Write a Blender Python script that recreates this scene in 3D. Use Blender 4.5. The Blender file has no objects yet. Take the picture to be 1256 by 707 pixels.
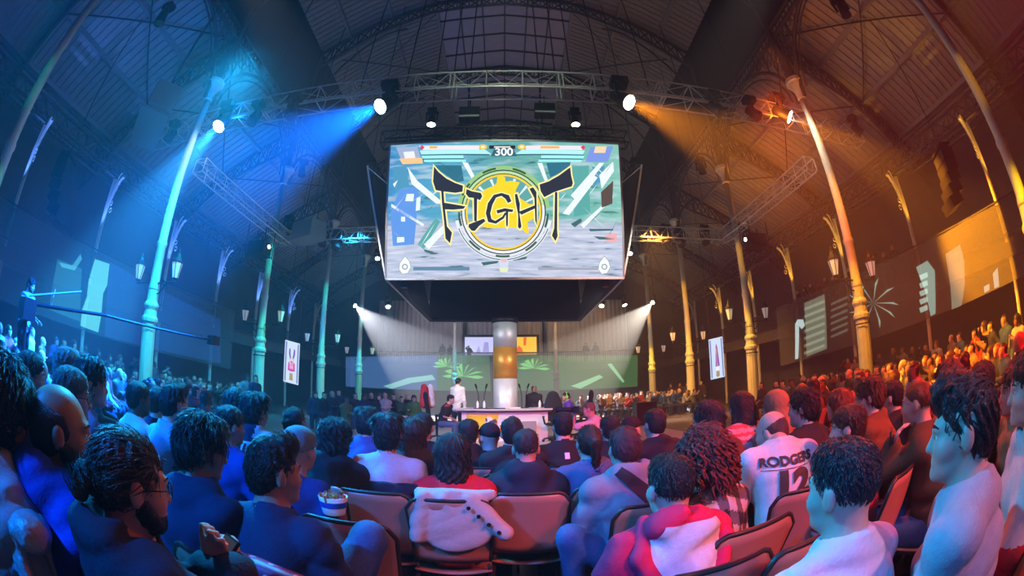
import bpy, bmesh, math, random
import numpy as np
from mathutils import Vector, Matrix, Euler
random.seed(7); np.random.seed(7)
PI = math.pi
SC = bpy.context.scene
COL = SC.collection
# ---------------------------------------------------------------- camera
CAM = Vector((0, 0, 1.5)); FPX = 15 / 36 * 1256
PITCH, YAW, ROLL = math.radians(14.25), math.radians(1.0), math.radians(-0.5)
_f = Vector((math.sin(YAW) * math.cos(PITCH), math.cos(YAW) * math.cos(PITCH), math.sin(PITCH)))
_r = Vector((math.cos(YAW), -math.sin(YAW), 0)); _u = _r.cross(_f)
_c, _s = math.cos(ROLL), math.sin(ROLL)
R_, U_ = _r * _c + _u * _s, _u * _c - _r * _s
cd = bpy.data.cameras.new('camera'); cam = bpy.data.objects.new('camera', cd); COL.objects.link(cam)
cam.matrix_world = Matrix(((R_.x, U_.x, -_f.x, 0), (R_.y, U_.y, -_f.y, 0), (R_.z, U_.z, -_f.z, CAM.z), (0, 0, 0, 1)))
cd.type = 'PANO'; cd.sensor_width = 36; cd.sensor_fit = 'HORIZONTAL'; cd.clip_start = .02; cd.clip_end = 300
try:
    cd.cycles.panorama_type = 'FISHEYE_EQUISOLID'; cd.cycles.fisheye_lens = 15; cd.cycles.fisheye_fov = PI
except Exception:
    cd.panorama_type = 'FISHEYE_EQUISOLID'; cd.fisheye_lens = 15; cd.fisheye_fov = PI
SC.camera = cam

def ray(px, py):
    """direction in the world of a pixel of the 1256x707 photograph (15 mm equisolid fisheye)"""
    dx, dy = px - 628, 353.5 - py; r = math.hypot(dx, dy) + 1e-9
    th = 2 * math.asin(min(1, r / (2 * FPX)))
    return R_ * (math.sin(th) * dx / r) + U_ * (math.sin(th) * dy / r) + _f * math.cos(th)
def at_d(px, py, d): return CAM + ray(px, py) * d
def at_y(px, py, y): v = ray(px, py); return CAM + v * (y / v.y)
def at_x(px, py, x): v = ray(px, py); return CAM + v * (x / v.x)
def at_z(px, py, z): v = ray(px, py); return CAM + v * ((z - CAM.z) / v.z)

# ---------------------------------------------------------------- world, exposure
w = bpy.data.worlds.new('hall_air'); SC.world = w; w.use_nodes = True
nt = w.node_tree; bg = nt.nodes['Background']; bg.inputs[0].default_value = (.02, .03, .06, 1); bg.inputs[1].default_value = .04
hz = nt.nodes.new('ShaderNodeVolumeScatter'); hz.inputs['Color'].default_value = (1, 1, 1, 1); hz.inputs['Density'].default_value = .0047; hz.inputs['Anisotropy'].default_value = .25
nt.links.new(hz.outputs[0], nt.nodes['World Output'].inputs['Volume'])
vs = SC.view_settings; vs.view_transform = 'Standard'; vs.look = 'None'; vs.gamma = 1; vs.use_curve_mapping = False
vs.exposure = 0.25
SC.cycles.volume_bounces = 0; SC.cycles.max_bounces = 4; SC.cycles.diffuse_bounces = 1; SC.cycles.glossy_bounces = 2
SC.cycles.transparent_max_bounces = 12; SC.cycles.sample_clamp_indirect = 4; SC.cycles.sample_clamp_direct = 0
SC.cycles.caustics_reflective = False; SC.cycles.caustics_refractive = False

# ---------------------------------------------------------------- lamps
def aim(o, loc, target):
    o.location = loc; d = Vector(target) - Vector(loc); o.rotation_euler = d.to_track_quat('-Z', 'Y').to_euler()
def spot(loc, target, watt, col, deg=30, blend=.3, rad=.06):
    l = bpy.data.lights.new('spot_lamp', 'SPOT'); l.energy = watt; l.color = col; l.spot_size = math.radians(deg); l.spot_blend = blend; l.shadow_soft_size = rad
    o = bpy.data.objects.new('spot_lamp', l); COL.objects.link(o); aim(o, loc, target); return o
def area(loc, target, watt, col, sx, sy):
    l = bpy.data.lights.new('wash_lamp', 'AREA'); l.energy = watt; l.color = col; l.shape = 'RECTANGLE'; l.size = sx; l.size_y = sy
    o = bpy.data.objects.new('wash_lamp', l); COL.objects.link(o); aim(o, loc, target); return o
BLUE, CYAN, AMBER, RED, YEL, WHITE, PINK = (.01, .2, 1), (.02, .55, 1), (1, .36, .02), (1, .05, .02), (1, .55, .04), (1, .93, .85), (1, .2, .38)
# the washes of the rear lighting bridge over the back of the audience: blue house left, pink centre, red house right
spot((-7, -5, 8), (-4.6, 4.2, .9), 8500, (.003, .17, 1), 52, .8, .35)
spot((-5, -4, 6.5), (-1.7, 1.6, 1), 4500, (.004, .2, 1), 42, .8, .3)
spot((-6.5, 6.5, 9), (-2.8, 1.7, 1), 13000, (.005, .42, 1), 44, .8, .35)
spot((.8, -5, 7.5), (1.3, 2.6, .9), 420, (1, .22, .5), 30, .8, .35)
spot((7, -5, 8), (4.6, 4.0, .9), 9000, (1, .014, .008), 56, .8, .35)
spot((7.5, 8, 9.2), (4.4, 2.5, 1), 5200, (1, .06, .01), 48, .8, .35)
spot((-3.5, -4.5, 7), (1.6, 2.2, .9), 650, (.03, .34, 1), 30, .8, .35)
spot((4.5, -5, 7), (2.4, 2.2, .9), 1900, (1, .36, .4), 40, .8, .3)
# crowd washes from the side bridges
spot((-6.5, 6, 9.3), (-10.5, 9.5, 1.2), 5500, (.02, .5, 1), 80, .7, .3)
spot((-6, 15.5, 8), (-9.5, 21, 1.2), 3500, (.02, .45, 1), 90, .7, .3)
spot((6.5, 6, 9.3), (10.5, 9, 1.2), 2100, (1, .16, .015), 80, .7, .3)
spot((6, 15.5, 8), (9.5, 21, 1.2), 4500, (1, .38, .05), 90, .7, .3)
# white spots added in front of the cube to brighten desk and tube, without fixtures
spot((-5.5, 2.5, 9.6), (-.6, 13, 1.2), 2900, WHITE, 24, .5, .15)
spot((5.5, 2.5, 9.6), (.8, 13, 1.2), 2900, (1, .88, .75), 24, .5, .15)
# roof washes
spot((-8.5, 9, 9.4), (-14, 7, 13), 950, (.003, .17, .8), 120, .9, .4)
spot((-12, 14, 8), (-12.5, 17, 13), 650, (.003, .17, .9), 120, .9, .4)
spot((8.5, 9, 9.4), (14, 7, 13), 430, (1, .24, .012), 120, .9, .4)
spot((12, 14, 8), (12.5, 17, 13), 320, (1, .28, .02), 120, .9, .4)
spot((-4, 9.5, 10.6), (-6, 13, 22), 620, (.01, .25, .7), 90, .9, .4)
spot((4, 9.5, 10.6), (6, 13, 22), 260, (.9, .33, .09), 90, .9, .4)
spot((0, 12, 11), (0, 18, 23), 200, (.4, .3, .8), 60, .8, .4)
spot((0, 5, 9.6), (0, 9.3, 9.95), 280, (.8, 1, .7), 80, .8, .2)  # added spot without a fixture, brightens the front truss
# back of the hall: white on the curtain
spot((-5, 30, 10), (-5, 40, 6.5), 800, (.75, .72, 1), 70, .7, .3)
spot((5, 30, 10), (6, 40, 6.5), 900, (1, .6, .34), 70, .7, .3)
# ---------------------------------------------------------------- materials
def mat(name, col, rough=.6, metal=0, noise=.0, nscale=20, bump=0, bscale=60, emit=None, estr=0, alpha=1, stretch=None):
    m = bpy.data.materials.new(name); m.use_nodes = True; n = m.node_tree.nodes; L = m.node_tree.links
    b = n['Principled BSDF']; b.inputs['Base Color'].default_value = (*col, 1); b.inputs['Roughness'].default_value = rough; b.inputs['Metallic'].default_value = metal
    tc = n.new('ShaderNodeTexCoord'); src = tc.outputs['Object']
    if stretch:
        mp = n.new('ShaderNodeMapping'); mp.inputs['Scale'].default_value = stretch; L.new(src, mp.inputs['Vector']); src = mp.outputs[0]
    if noise:
        t = n.new('ShaderNodeTexNoise'); t.inputs['Scale'].default_value = nscale; t.inputs['Detail'].default_value = 4; L.new(src, t.inputs['Vector'])
        mx = n.new('ShaderNodeMix'); mx.data_type = 'RGBA'; mx.inputs[6].default_value = (*[c * (1 - noise) for c in col], 1); mx.inputs[7].default_value = (*[min(1, c * (1 + noise)) for c in col], 1)
        L.new(t.outputs[0], mx.inputs[0]); L.new(mx.outputs[2], b.inputs['Base Color'])
    if bump:
        t = n.new('ShaderNodeTexNoise'); t.inputs['Scale'].default_value = bscale; L.new(src, t.inputs['Vector'])
        bp = n.new('ShaderNodeBump'); bp.inputs['Strength'].default_value = bump; bp.inputs['Distance'].default_value = .02; L.new(t.outputs[0], bp.inputs['Height']); L.new(bp.outputs[0], b.inputs['Normal'])
    if emit: b.inputs['Emission Color'].default_value = (*emit, 1); b.inputs['Emission Strength'].default_value = estr
    if alpha < 1: b.inputs['Alpha'].default_value = alpha
    return m
def objcol_mat(name, rough=.8, hair=False, skin=False):
    m = bpy.data.materials.new(name); m.use_nodes = True; n = m.node_tree.nodes; L = m.node_tree.links; b = n['Principled BSDF']; b.inputs['Roughness'].default_value = rough
    oi = n.new('ShaderNodeObjectInfo')
    if hair or skin:
        r = n.new('ShaderNodeValToRGB'); e = r.color_ramp.elements
        cs = [(.01, .007, .005), (.02, .012, .008), (.05, .025, .012), (.012, .01, .01), (.16, .09, .04)] if hair else [(.6, .38, .28), (.45, .27, .18), (.68, .45, .34), (.2, .1, .06), (.55, .34, .24)]
        r.color_ramp.interpolation = 'CONSTANT'; e[0].position = 0; e[0].color = (*cs[0], 1); e[1].position = .22; e[1].color = (*cs[1], 1)
        for k in (2, 3, 4): q = e.new(.22 * k); q.color = (*cs[k], 1)
        L.new(oi.outputs['Random'], r.inputs[0]); L.new(r.outputs[0], b.inputs['Base Color'])
    else:
        t = n.new('ShaderNodeTexNoise'); t.inputs['Scale'].default_value = 14
        mx = n.new('ShaderNodeMix'); mx.data_type = 'RGBA'; mx.blend_type = 'MULTIPLY'; mx.inputs[0].default_value = .35
        L.new(oi.outputs['Color'], mx.inputs[6]); L.new(t.outputs[0], mx.inputs[7]); L.new(mx.outputs[2], b.inputs['Base Color'])
    return m
def emis(name, col, s):
    m = bpy.data.materials.new(name); m.use_nodes = True; n = m.node_tree.nodes; n.remove(n['Principled BSDF'])
    e = n.new('ShaderNodeEmission'); e.inputs[0].default_value = (*col, 1); e.inputs[1].default_value = s; m.node_tree.links.new(e.outputs[0], n['Material Output'].inputs[0]); return m

# ---------------------------------------------------------------- objects
def tag(o, label=None, cat=None, group=None, kind=None):
    if label: o['label'] = label
    if cat: o['category'] = cat
    if group: o['group'] = group
    if kind: o['kind'] = kind
    return o
def thing(name, label, cat, loc=(0, 0, 0), rz=0, group=None):
    o = bpy.data.objects.new(name, None); COL.objects.link(o); o.empty_display_size = .1; o.location = loc; o.rotation_euler = (0, 0, rz)
    return tag(o, label, cat, group)
def struct(o): o['kind'] = 'structure'; return o
def link(name, me, parent=None, loc=None, rot=None):
    o = bpy.data.objects.new(name, me); COL.objects.link(o); o.parent = parent
    if loc is not None: o.location = loc
    if rot is not None: o.rotation_euler = rot
    return o
def copy_tree(o, parent=None):
    c = o.copy(); COL.objects.link(c)
    if parent is not None: c.parent = parent
    for ch in list(o.children): copy_tree(ch, c)
    return c

class MB:
    def __init__(s): s.v = []; s.f = []; s.m = []; s.k = 0
    def add(s, vs, fs):
        n = len(s.v); s.v += [tuple(q) for q in vs]; s.f += [tuple(i + n for i in f) for f in fs]; s.m += [s.k] * len(fs); return s
    def box(s, c, d, R=None):
        c = Vector(c); h = Vector(d) / 2; vs = []
        for x in (-1, 1):
            for y in (-1, 1):
                for z in (-1, 1):
                    q = Vector((x * h.x, y * h.y, z * h.z)); vs.append(c + (R @ q if R else q))
        return s.add(vs, [(0, 1, 3, 2), (4, 6, 7, 5), (0, 4, 5, 1), (2, 3, 7, 6), (0, 2, 6, 4), (1, 5, 7, 3)])
    def bar(s, a, b, wd, hg=None, up=(0, 0, 1)):
        a, b = Vector(a), Vector(b); d = b - a; L = d.length; d.normalize(); up = Vector(up)
        if abs(d.dot(up)) > .98: up = Vector((1, 0, 0))
        x = d.cross(up).normalized(); z = x.cross(d)
        return s.box((a + b) / 2, (wd, L, hg or wd), Matrix((x, d, z)).transposed())
    def tube(s, pts, r, n=8, caps=True):
        pts = [Vector(p) for p in pts]; N = len(pts); rs = r if isinstance(r, (list, tuple)) else [r] * N
        t = (pts[1] - pts[0]).normalized(); x = t.orthogonal().normalized(); vs = []
        for i, p in enumerate(pts):
            t = (pts[min(i + 1, N - 1)] - pts[max(i - 1, 0)]).normalized(); x = (x - t * x.dot(t)).normalized(); y = t.cross(x)
            for k in range(n): a = 2 * PI * k / n; vs.append(p + (x * math.cos(a) + y * math.sin(a)) * rs[i])
        fs = [(i * n + k, i * n + (k + 1) % n, (i + 1) * n + (k + 1) % n, (i + 1) * n + k) for i in range(N - 1) for k in range(n)]
        if caps: fs += [tuple(range(n - 1, -1, -1)), tuple(range((N - 1) * n, N * n))]
        return s.add(vs, fs)
    def lathe(s, prof, n=12, c=(0, 0, 0), caps=True, R=None):
        c = Vector(c); vs = []
        for r, z in prof:
            for k in range(n):
                q = Vector((r * math.cos(2 * PI * k / n), r * math.sin(2 * PI * k / n), z)); vs.append(c + (R @ q if R else q))
        N = len(prof); fs = [(i * n + k, i * n + (k + 1) % n, (i + 1) * n + (k + 1) % n, (i + 1) * n + k) for i in range(N - 1) for k in range(n)]
        if caps: fs += [tuple(range(n - 1, -1, -1)), tuple(range((N - 1) * n, N * n))]
        return s.add(vs, fs)
    def prism(s, poly, off):
        off = Vector(off); n = len(poly); P = [Vector(p) for p in poly]
        return s.add(P + [p + off for p in P], [tuple(range(n - 1, -1, -1)), tuple(range(n, 2 * n))] + [(k, (k + 1) % n, n + (k + 1) % n, n + k) for k in range(n)])
    def grid(s, fn, nu, nv, thick=None):
        vs = [Vector(fn(i / nu, j / nv)) for j in range(nv + 1) for i in range(nu + 1)]; W = nu + 1
        fs = [(j * W + i, j * W + i + 1, (j + 1) * W + i + 1, (j + 1) * W + i) for j in range(nv) for i in range(nu)]
        if thick is not None:
            n = len(vs); N = [Vector() for _ in vs]
            for f in fs:
                nn = (vs[f[1]] - vs[f[0]]).cross(vs[f[3]] - vs[f[0]])
                for i in f: N[i] += nn
            vs2 = [p - q.normalized() * thick for p, q in zip(vs, N)]
            rim = [i for i in range(nu)] + [j * W + nu for j in range(nv)] + [nv * W + i for i in range(nu, 0, -1)] + [j * W for j in range(nv, 0, -1)]
            fs = fs + [tuple(i + n for i in f[::-1]) for f in fs] + [(rim[(k + 1) % len(rim)], rim[k], rim[k] + n, rim[(k + 1) % len(rim)] + n) for k in range(len(rim))]
            vs = vs + vs2
        return s.add(vs, fs)
    def mesh(s, name, mats, smooth=False):
        me = bpy.data.meshes.new(name); me.from_pydata(s.v, [], s.f)
        for m in (mats if isinstance(mats, (list, tuple)) else [mats]): me.materials.append(m)
        me.polygons.foreach_set('material_index', s.m)
        if smooth: me.polygons.foreach_set('use_smooth', [True] * len(s.f))
        me.update(); return me
    def build(s, name, mats, parent=None, smooth=False, loc=None, rot=None): return link(name, s.mesh(name, mats, smooth), parent, loc, rot)

def Rz(a): return Matrix.Rotation(a, 3, 'Z')
M = {}
M['floor'] = mat('hall_floor', (.13, .11, .1), .45, noise=.35, nscale=1.5, bump=.1)
M['plank'] = mat('roof_board_paint', (.33, .31, .29), .8, noise=.25, nscale=.6, stretch=(1, 12, 12))
M['iron'] = mat('dark_painted_iron', (.07, .065, .07), .55, .3, noise=.3, nscale=4)
M['rib'] = mat('grey_rib_paint', (.3, .29, .28), .6, noise=.2, nscale=3)
M['column'] = mat('cream_column_paint', (.75, .72, .6), .45, noise=.12, nscale=5)
M['wall'] = mat('gallery_wall', (.1, .09, .09), .8, noise=.3, nscale=1)
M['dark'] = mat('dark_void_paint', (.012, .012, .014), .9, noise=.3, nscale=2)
M['alu'] = mat('truss_aluminium', (.62, .62, .6), .4, .35, noise=.15, nscale=6)
M['black'] = mat('black_metal', (.012, .012, .013), .45, .2, noise=.3, nscale=9)
M['blackcloth'] = mat('black_fabric', (.012, .012, .015), .95, noise=.3, nscale=30, bump=.2)
M['steel'] = mat('brushed_steel', (.6, .62, .62), .5, .4, noise=.06, nscale=30, stretch=(1, 1, .05))
M['orange'] = mat('orange_band_paint', (.8, .4, .05), .38, .4, noise=.06, nscale=30)
M['white'] = mat('white_paint', (.8, .8, .8), .5, noise=.05)
M['grey'] = mat('grey_plastic', (.3, .3, .32), .5, noise=.1)
M['glasslamp'] = mat('frosted_lantern_glass', (.75, .72, .66), .3, noise=.05, emit=(1, .9, .8), estr=.15)
M['curtain'] = mat('ivory_curtain', (.72, .66, .6), .85, noise=.1, nscale=4)
M['stage'] = mat('pale_stage_floor', (.6, .56, .52), .5, noise=.12, nscale=3)
M['wood'] = mat('plywood', (.5, .36, .22), .5, noise=.2, nscale=3, stretch=(1, 10, 1))
# ================================================================ bodies: smooth union of limbs, meshed with surface nets
def _axis(lo, hi, step, fine=None):
    """1-D grid, finer inside the (a, b, step) span"""
    if not fine: return np.arange(lo, hi + step, step)
    a, b, fs = fine; a = max(a, lo); b = min(b, hi)
    p = [np.arange(lo, a, step), np.arange(a, b, fs), np.arange(b, hi + step, step)]
    return np.unique(np.concatenate(p).round(5))
def sdf_mesh(prims, step, fine=None, disp=None):
    """prims: ('c', a, b, ra, rb, k, mat) round cones; ('e', c, (rx,ry,rz), R or None, k, mat) ellipsoids; ('-e', ...) carved; ('-p', point, normal, k) cut half-space"""
    lo = np.full(3, 9.); hi = np.full(3, -9.)
    for p in prims:
        if p[0] == 'c':
            for q, r in ((p[1], p[3]), (p[2], p[4])): lo = np.minimum(lo, np.array(q) - r); hi = np.maximum(hi, np.array(q) + r)
        elif p[0] == 'e': r = max(p[2]) if p[3] is not None else np.array(p[2]); lo = np.minimum(lo, np.array(p[1]) - r); hi = np.maximum(hi, np.array(p[1]) + r)
    mg = step * 2.5; lo -= mg; hi += mg
    ax = [_axis(lo[i], hi[i], step, (fine[i] if fine else None)) for i in range(3)]
    F = np.full([len(a) for a in ax], .3, np.float32); lab = np.zeros(F.shape, np.int8); best = np.full(F.shape, .3, np.float32)
    for p in prims:
        if p[0] == '-p':
            n = np.array(p[2], float); n /= np.linalg.norm(n)
            d = ((ax[0] - p[1][0]) * n[0])[:, None, None] + ((ax[1] - p[1][1]) * n[1])[None, :, None] + ((ax[2] - p[1][2]) * n[2])[None, None, :]
            F = np.maximum(F, d.astype(np.float32)); continue
        if p[0] == 'c':
            a, b = np.array(p[1], float), np.array(p[2], float); r = max(p[3], p[4]); k = p[5]; mt = p[6]; l = np.minimum(a, b) - r; h = np.maximum(a, b) + r
        else:
            c = np.array(p[1], float); rr = np.array(p[2], float); r = rr.max() if p[3] is not None else rr; l = c - r; h = c + r; k = p[4]; mt = p[5] if len(p) > 5 else 0
        pad = k + step * 2.2
        s = [slice(max(0, np.searchsorted(ax[i], l[i] - pad) - 1), np.searchsorted(ax[i], h[i] + pad) + 1) for i in range(3)]
        X = ax[0][s[0]][:, None, None]; Y = ax[1][s[1]][None, :, None]; Z = ax[2][s[2]][None, None, :]
        if p[0] == 'c':
            ab = b - a; L2 = max(ab @ ab, 1e-9); px, py, pz = X - a[0], Y - a[1], Z - a[2]
            t = np.clip((px * ab[0] + py * ab[1] + pz * ab[2]) / L2, 0, 1)
            d = np.sqrt((px - t * ab[0]) ** 2 + (py - t * ab[1]) ** 2 + (pz - t * ab[2]) ** 2) - (p[3] + (p[4] - p[3]) * t)
        else:
            px, py, pz = X - c[0], Y - c[1], Z - c[2]
            if p[3] is not None:
                Rm = np.array(p[3]); px, py, pz = px * Rm[0, 0] + py * Rm[1, 0] + pz * Rm[2, 0], px * Rm[0, 1] + py * Rm[1, 1] + pz * Rm[2, 1], px * Rm[0, 2] + py * Rm[1, 2] + pz * Rm[2, 2]
            k0 = np.sqrt((px / rr[0]) ** 2 + (py / rr[1]) ** 2 + (pz / rr[2]) ** 2) + 1e-6; k1 = np.sqrt((px / rr[0] ** 2) ** 2 + (py / rr[1] ** 2) ** 2 + (pz / rr[2] ** 2) ** 2) + 1e-6
            d = k0 * (k0 - 1) / k1
        d = d.astype(np.float32); G = F[s[0], s[1], s[2]]
        if p[0] == '-e': hh = np.maximum(k - np.abs(G + d), 0) / max(k, 1e-4); F[s[0], s[1], s[2]] = np.maximum(G, -d) + hh * hh * k * .25; continue
        hh = np.maximum(k - np.abs(G - d), 0) / max(k, 1e-4); F[s[0], s[1], s[2]] = np.minimum(G, d) - hh * hh * k * .25
        B = best[s[0], s[1], s[2]]; w_ = d < B; B[w_] = d[w_]; lab[s[0], s[1], s[2]][w_] = mt
    if disp is not None: F = F + disp(ax[0][:, None, None], ax[1][None, :, None], ax[2][None, None, :]).astype(np.float32)
    # surface nets
    S = F < 0; nx, ny, nz = F.shape
    cnt = np.zeros((nx - 1, ny - 1, nz - 1), np.int8)
    for i in (0, 1):
        for j in (0, 1):
            for q in (0, 1): cnt += S[i:nx - 1 + i, j:ny - 1 + j, q:nz - 1 + q]
    act = (cnt > 0) & (cnt < 8); idx = np.full(act.shape, -1, np.int32); I, J, Q = np.nonzero(act); idx[I, J, Q] = np.arange(len(I))
    acc = np.zeros((len(I), 3)); n = np.zeros(len(I)); cs = [(i, j, q) for i in (0, 1) for j in (0, 1) for q in (0, 1)]
    for a in cs:
        for d_ in range(3):
            if a[d_]: continue
            b = list(a); b[d_] = 1
            fa = F[I + a[0], J + a[1], Q + a[2]]; fb = F[I + b[0], J + b[1], Q + b[2]]; m = (fa < 0) != (fb < 0); t = np.where(m, fa / np.where(m, fa - fb, 1), 0)
            pa = np.stack([ax[0][I + a[0]], ax[1][J + a[1]], ax[2][Q + a[2]]], 1); pb = np.stack([ax[0][I + b[0]], ax[1][J + b[1]], ax[2][Q + b[2]]], 1)
            acc += np.where(m[:, None], pa + (pb - pa) * t[:, None], 0); n += m
    V = acc / np.maximum(n, 1)[:, None]; quads = []
    for d_ in range(3):
        sl = [slice(1, -1)] * 3; sl[d_] = slice(0, -1)
        A = S[tuple(sl)]; sh = list(sl); sh[d_] = slice(1, None); B = S[tuple(sh)]
        I2, J2, Q2 = np.nonzero(A != B); inside = A[I2, J2, Q2]; o = [1, 1, 1]; o[d_] = 0; b = np.stack([I2 + o[0], J2 + o[1], Q2 + o[2]], 1)
        u, v = [(1, 2), (2, 0), (0, 1)][d_]
        def off(a_, b_): c = b.copy(); c[:, u] -= a_; c[:, v] -= b_; return idx[c[:, 0], c[:, 1], c[:, 2]]
        q = np.stack([off(1, 1), off(0, 1), off(0, 0), off(1, 0)], 1); q[~inside] = q[~inside][:, ::-1]; quads.append(q)
    Qd = np.concatenate(quads); Qd = Qd[(Qd >= 0).all(1)]
    return V, Qd, lab[I, J, Q]
def np_mesh(name, V, Qd, mats, mi=None, smooth=True):
    me = bpy.data.meshes.new(name); me.vertices.add(len(V)); me.vertices.foreach_set('co', np.asarray(V, np.float32).ravel()); nf = len(Qd)
    me.loops.add(nf * 4); me.loops.foreach_set('vertex_index', Qd.ravel().astype(np.int32)); me.polygons.add(nf); me.polygons.foreach_set('loop_start', np.arange(0, nf * 4, 4, dtype=np.int32))
    for m in (mats if isinstance(mats, (list, tuple)) else [mats]): me.materials.append(m)
    if mi is not None: me.polygons.foreach_set('material_index', mi.astype(np.int32))
    me.polygons.foreach_set('use_smooth', np.full(nf, smooth)); me.update(calc_edges=True); me.validate(); return me
def relax(V, Qd, it=1):
    for _ in range(it):
        acc = np.zeros_like(V); n = np.zeros(len(V))
        for k in range(4): np.add.at(acc, Qd[:, k], V[Qd[:, k - 1]]); np.add.at(n, Qd[:, k], 1)
        V = V * .5 + .5 * acc / np.maximum(n, 1)[:, None]
    return V

# ---------------------------------------------------------------- anatomy
def head_frame(H, yaw=0, pitch=0, tilt=0, sc=1.):
    Rm = np.array((Matrix.Rotation(-yaw, 3, 'Z') @ Matrix.Rotation(pitch, 3, 'X') @ Matrix.Rotation(tilt, 3, 'Y')))
    return Rm, (lambda p: tuple(np.array(H) + Rm @ (np.array(p) * sc)))
def head_prims(H, Rm, T, sc=1., m=0):
    S = lambda r: tuple(np.array(r) * sc); E = lambda c, r, k: ('e', T(c), S(r), Rm, k, m)
    return [E((0, -.012, .03), (.076, .098, .088), .03), E((0, .03, -.03), (.062, .066, .088), .03), E((0, .042, -.078), (.047, .046, .04), .03), ('c', T((0, .078, -.1)), T((0, .072, -.1)), .02 * sc, .02 * sc, .02, m),
            ('c', T((0, .088, .008)), T((0, .106, -.032)), .009 * sc, .0135 * sc, .014, m), ('c', T((-.034, .082, .02)), T((.034, .082, .02)), .014 * sc, .014 * sc, .018, m),
            E((.038, .06, -.03), (.03, .03, .03), .02), E((-.038, .06, -.03), (.03, .03, .03), .02), ('c', T((-.018, .086, -.064)), T((.018, .086, -.064)), .01 * sc, .01 * sc, .01, m),
            ('-e', T((.031, .1, .0)), S((.015, .014, .01)), Rm, .008), ('-e', T((-.031, .1, .0)), S((.015, .014, .01)), Rm, .008),
            E((.079, -.008, -.008), (.011, .021, .034), .006), E((-.079, -.008, -.008), (.011, .021, .034), .006)]
def hair_prims(style, Rm, T, sc=1., m=0, g=0.):
    """g: extra thickness. returns prims and displacement amplitude"""
    S = lambda r: tuple(np.array(r) * sc); E = lambda c, r, k=.02: ('e', T(c), S(np.array(r) + g), Rm, k, m); cut = lambda p, n: ('-p', T(p), tuple(Rm @ np.array(n, float)))
    C = ('-e', T((0, .1, -.045)), S((.066, .075, .095)), Rm, .012)
    front = cut((0, .06, .055), (0, .86, -.5))
    if style == 'buzz': return [E((0, -.014, .032), (.079, .1, .091)), cut((0, -.02, -.05), (0, .45, -1)), C], .001
    if style == 'crop': return [E((0, -.0125, .031), (.0775, .0995, .0895)), E((0, -.005, .08), (.066, .085, .046), .03), E((0, .04, .09), (.05, .05, .035), .03), cut((0, -.06, -.05), (0, .42, -1)), C], .002
    if style == 'short': return [E((0, -.014, .032), (.0805, .1025, .092)), E((0, -.006, .066), (.077, .097, .062), .03), E((0, -.045, -.015), (.07, .064, .074)), cut((0, -.05, -.08), (0, .5, -1)), C], .004
    if style == 'quiff': return [E((0, -.014, .032), (.079, .101, .091)), E((0, .015, .088), (.058, .086, .042), .03), E((0, .06, .108), (.045, .045, .036), .03), E((0, -.05, -.015), (.07, .062, .074)), cut((0, -.05, -.085), (0, .5, -1)), C], .006
    if style == 'messy': return [E((0, -.016, .036), (.09, .112, .1)), E((.03, .03, .1), (.06, .06, .035)), E((-.04, -.03, .095), (.06, .06, .04)), E((0, -.06, -.02), (.082, .066, .085)), cut((0, -.05, -.1), (0, .5, -1)), C], .011
    if style == 'curly': return [E((0, -.02, .04), (.105, .125, .11)), E((0, -.06, -.03), (.1, .08, .1)), cut((0, -.05, -.12), (0, .3, -1)), C], .016
    if style == 'fringe': return [E((0, -.0125, .024), (.0808, .1032, .0915)), E((0, -.045, -.03), (.067, .067, .07), .03), cut((0, -.04, .066), (0, .3, 1)), cut((0, .035, 0), (0, 1, .35)), cut((0, -.05, -.1), (0, .5, -1))], .0
    if style == 'bald': return [E((0, -.0125, .024), (.08, .1025, .091)), E((0, -.045, -.03), (.066, .066, .07), .03), cut((0, -.04, .05), (0, .45, 1)), cut((0, .03, 0), (0, 1, .35)), cut((0, -.05, -.1), (0, .5, -1))], .0
    if style == 'long': return [E((0, -.018, .034), (.09, .112, .1)), ('c', T((0, -.055, 0)), T((0, -.085, -.2)), .09 * sc, .078 * sc, .04, m), ('c', T((.062, -.02, -.02)), T((.075, -.02, -.2)), .034 * sc, .03 * sc, .03, m), ('c', T((-.062, -.02, -.02)), T((-.075, -.02, -.2)), .034 * sc, .03 * sc, .03, m), C], .008
    if style == 'bob': return [E((0, -.018, .034), (.093, .114, .1)), ('c', T((0, -.05, 0)), T((0, -.07, -.13)), .095 * sc, .095 * sc, .04, m), ('c', T((.06, -.01, -.02)), T((.08, -.02, -.14)), .04 * sc, .04 * sc, .03, m), ('c', T((-.06, -.01, -.02)), T((-.08, -.02, -.14)), .04 * sc, .04 * sc, .03, m), C], .008
    if style == 'ponytail': return [E((0, -.016, .033), (.083, .105, .095)), E((0, -.05, -.01), (.074, .066, .075)), ('c', T((0, -.115, .03)), T((0, -.15, .02)), .03 * sc, .032 * sc, .02, m), ('c', T((0, -.15, .01)), T((.01, -.14, -.26)), .036 * sc, .022 * sc, .02, m), cut((0, .0, -.3), (0, .0, -1)), C], .005
    if style == 'bun': return [E((0, -.014, .032), (.081, .103, .093)), E((0, -.045, -.005), (.074, .064, .072)), E((.0, -.128, .0), (.032, .034, .034), .008), E((.012, -.15, -.03), (.022, .022, .03), .008), cut((0, -.05, -.09), (0, .5, -1)), C], .006
    if style == 'beanie': return [E((0, -.014, .04), (.09, .112, .1)), ('c', T((0, -.06, .015)), T((0, .04, .045)), .083 * sc, .08 * sc, .02, m), cut((0, -.02, .012), (0, .12, -1))], .002
    if style == 'cap': return [E((0, -.012, .04), (.086, .108, .092)), ('e', T((0, .115, .05)), S((.066, .085, .012)), Rm @ np.array(Matrix.Rotation(-.15, 3, 'X')), .01, m), cut((0, 0, .02), (0, .1, -1))], .001
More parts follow.
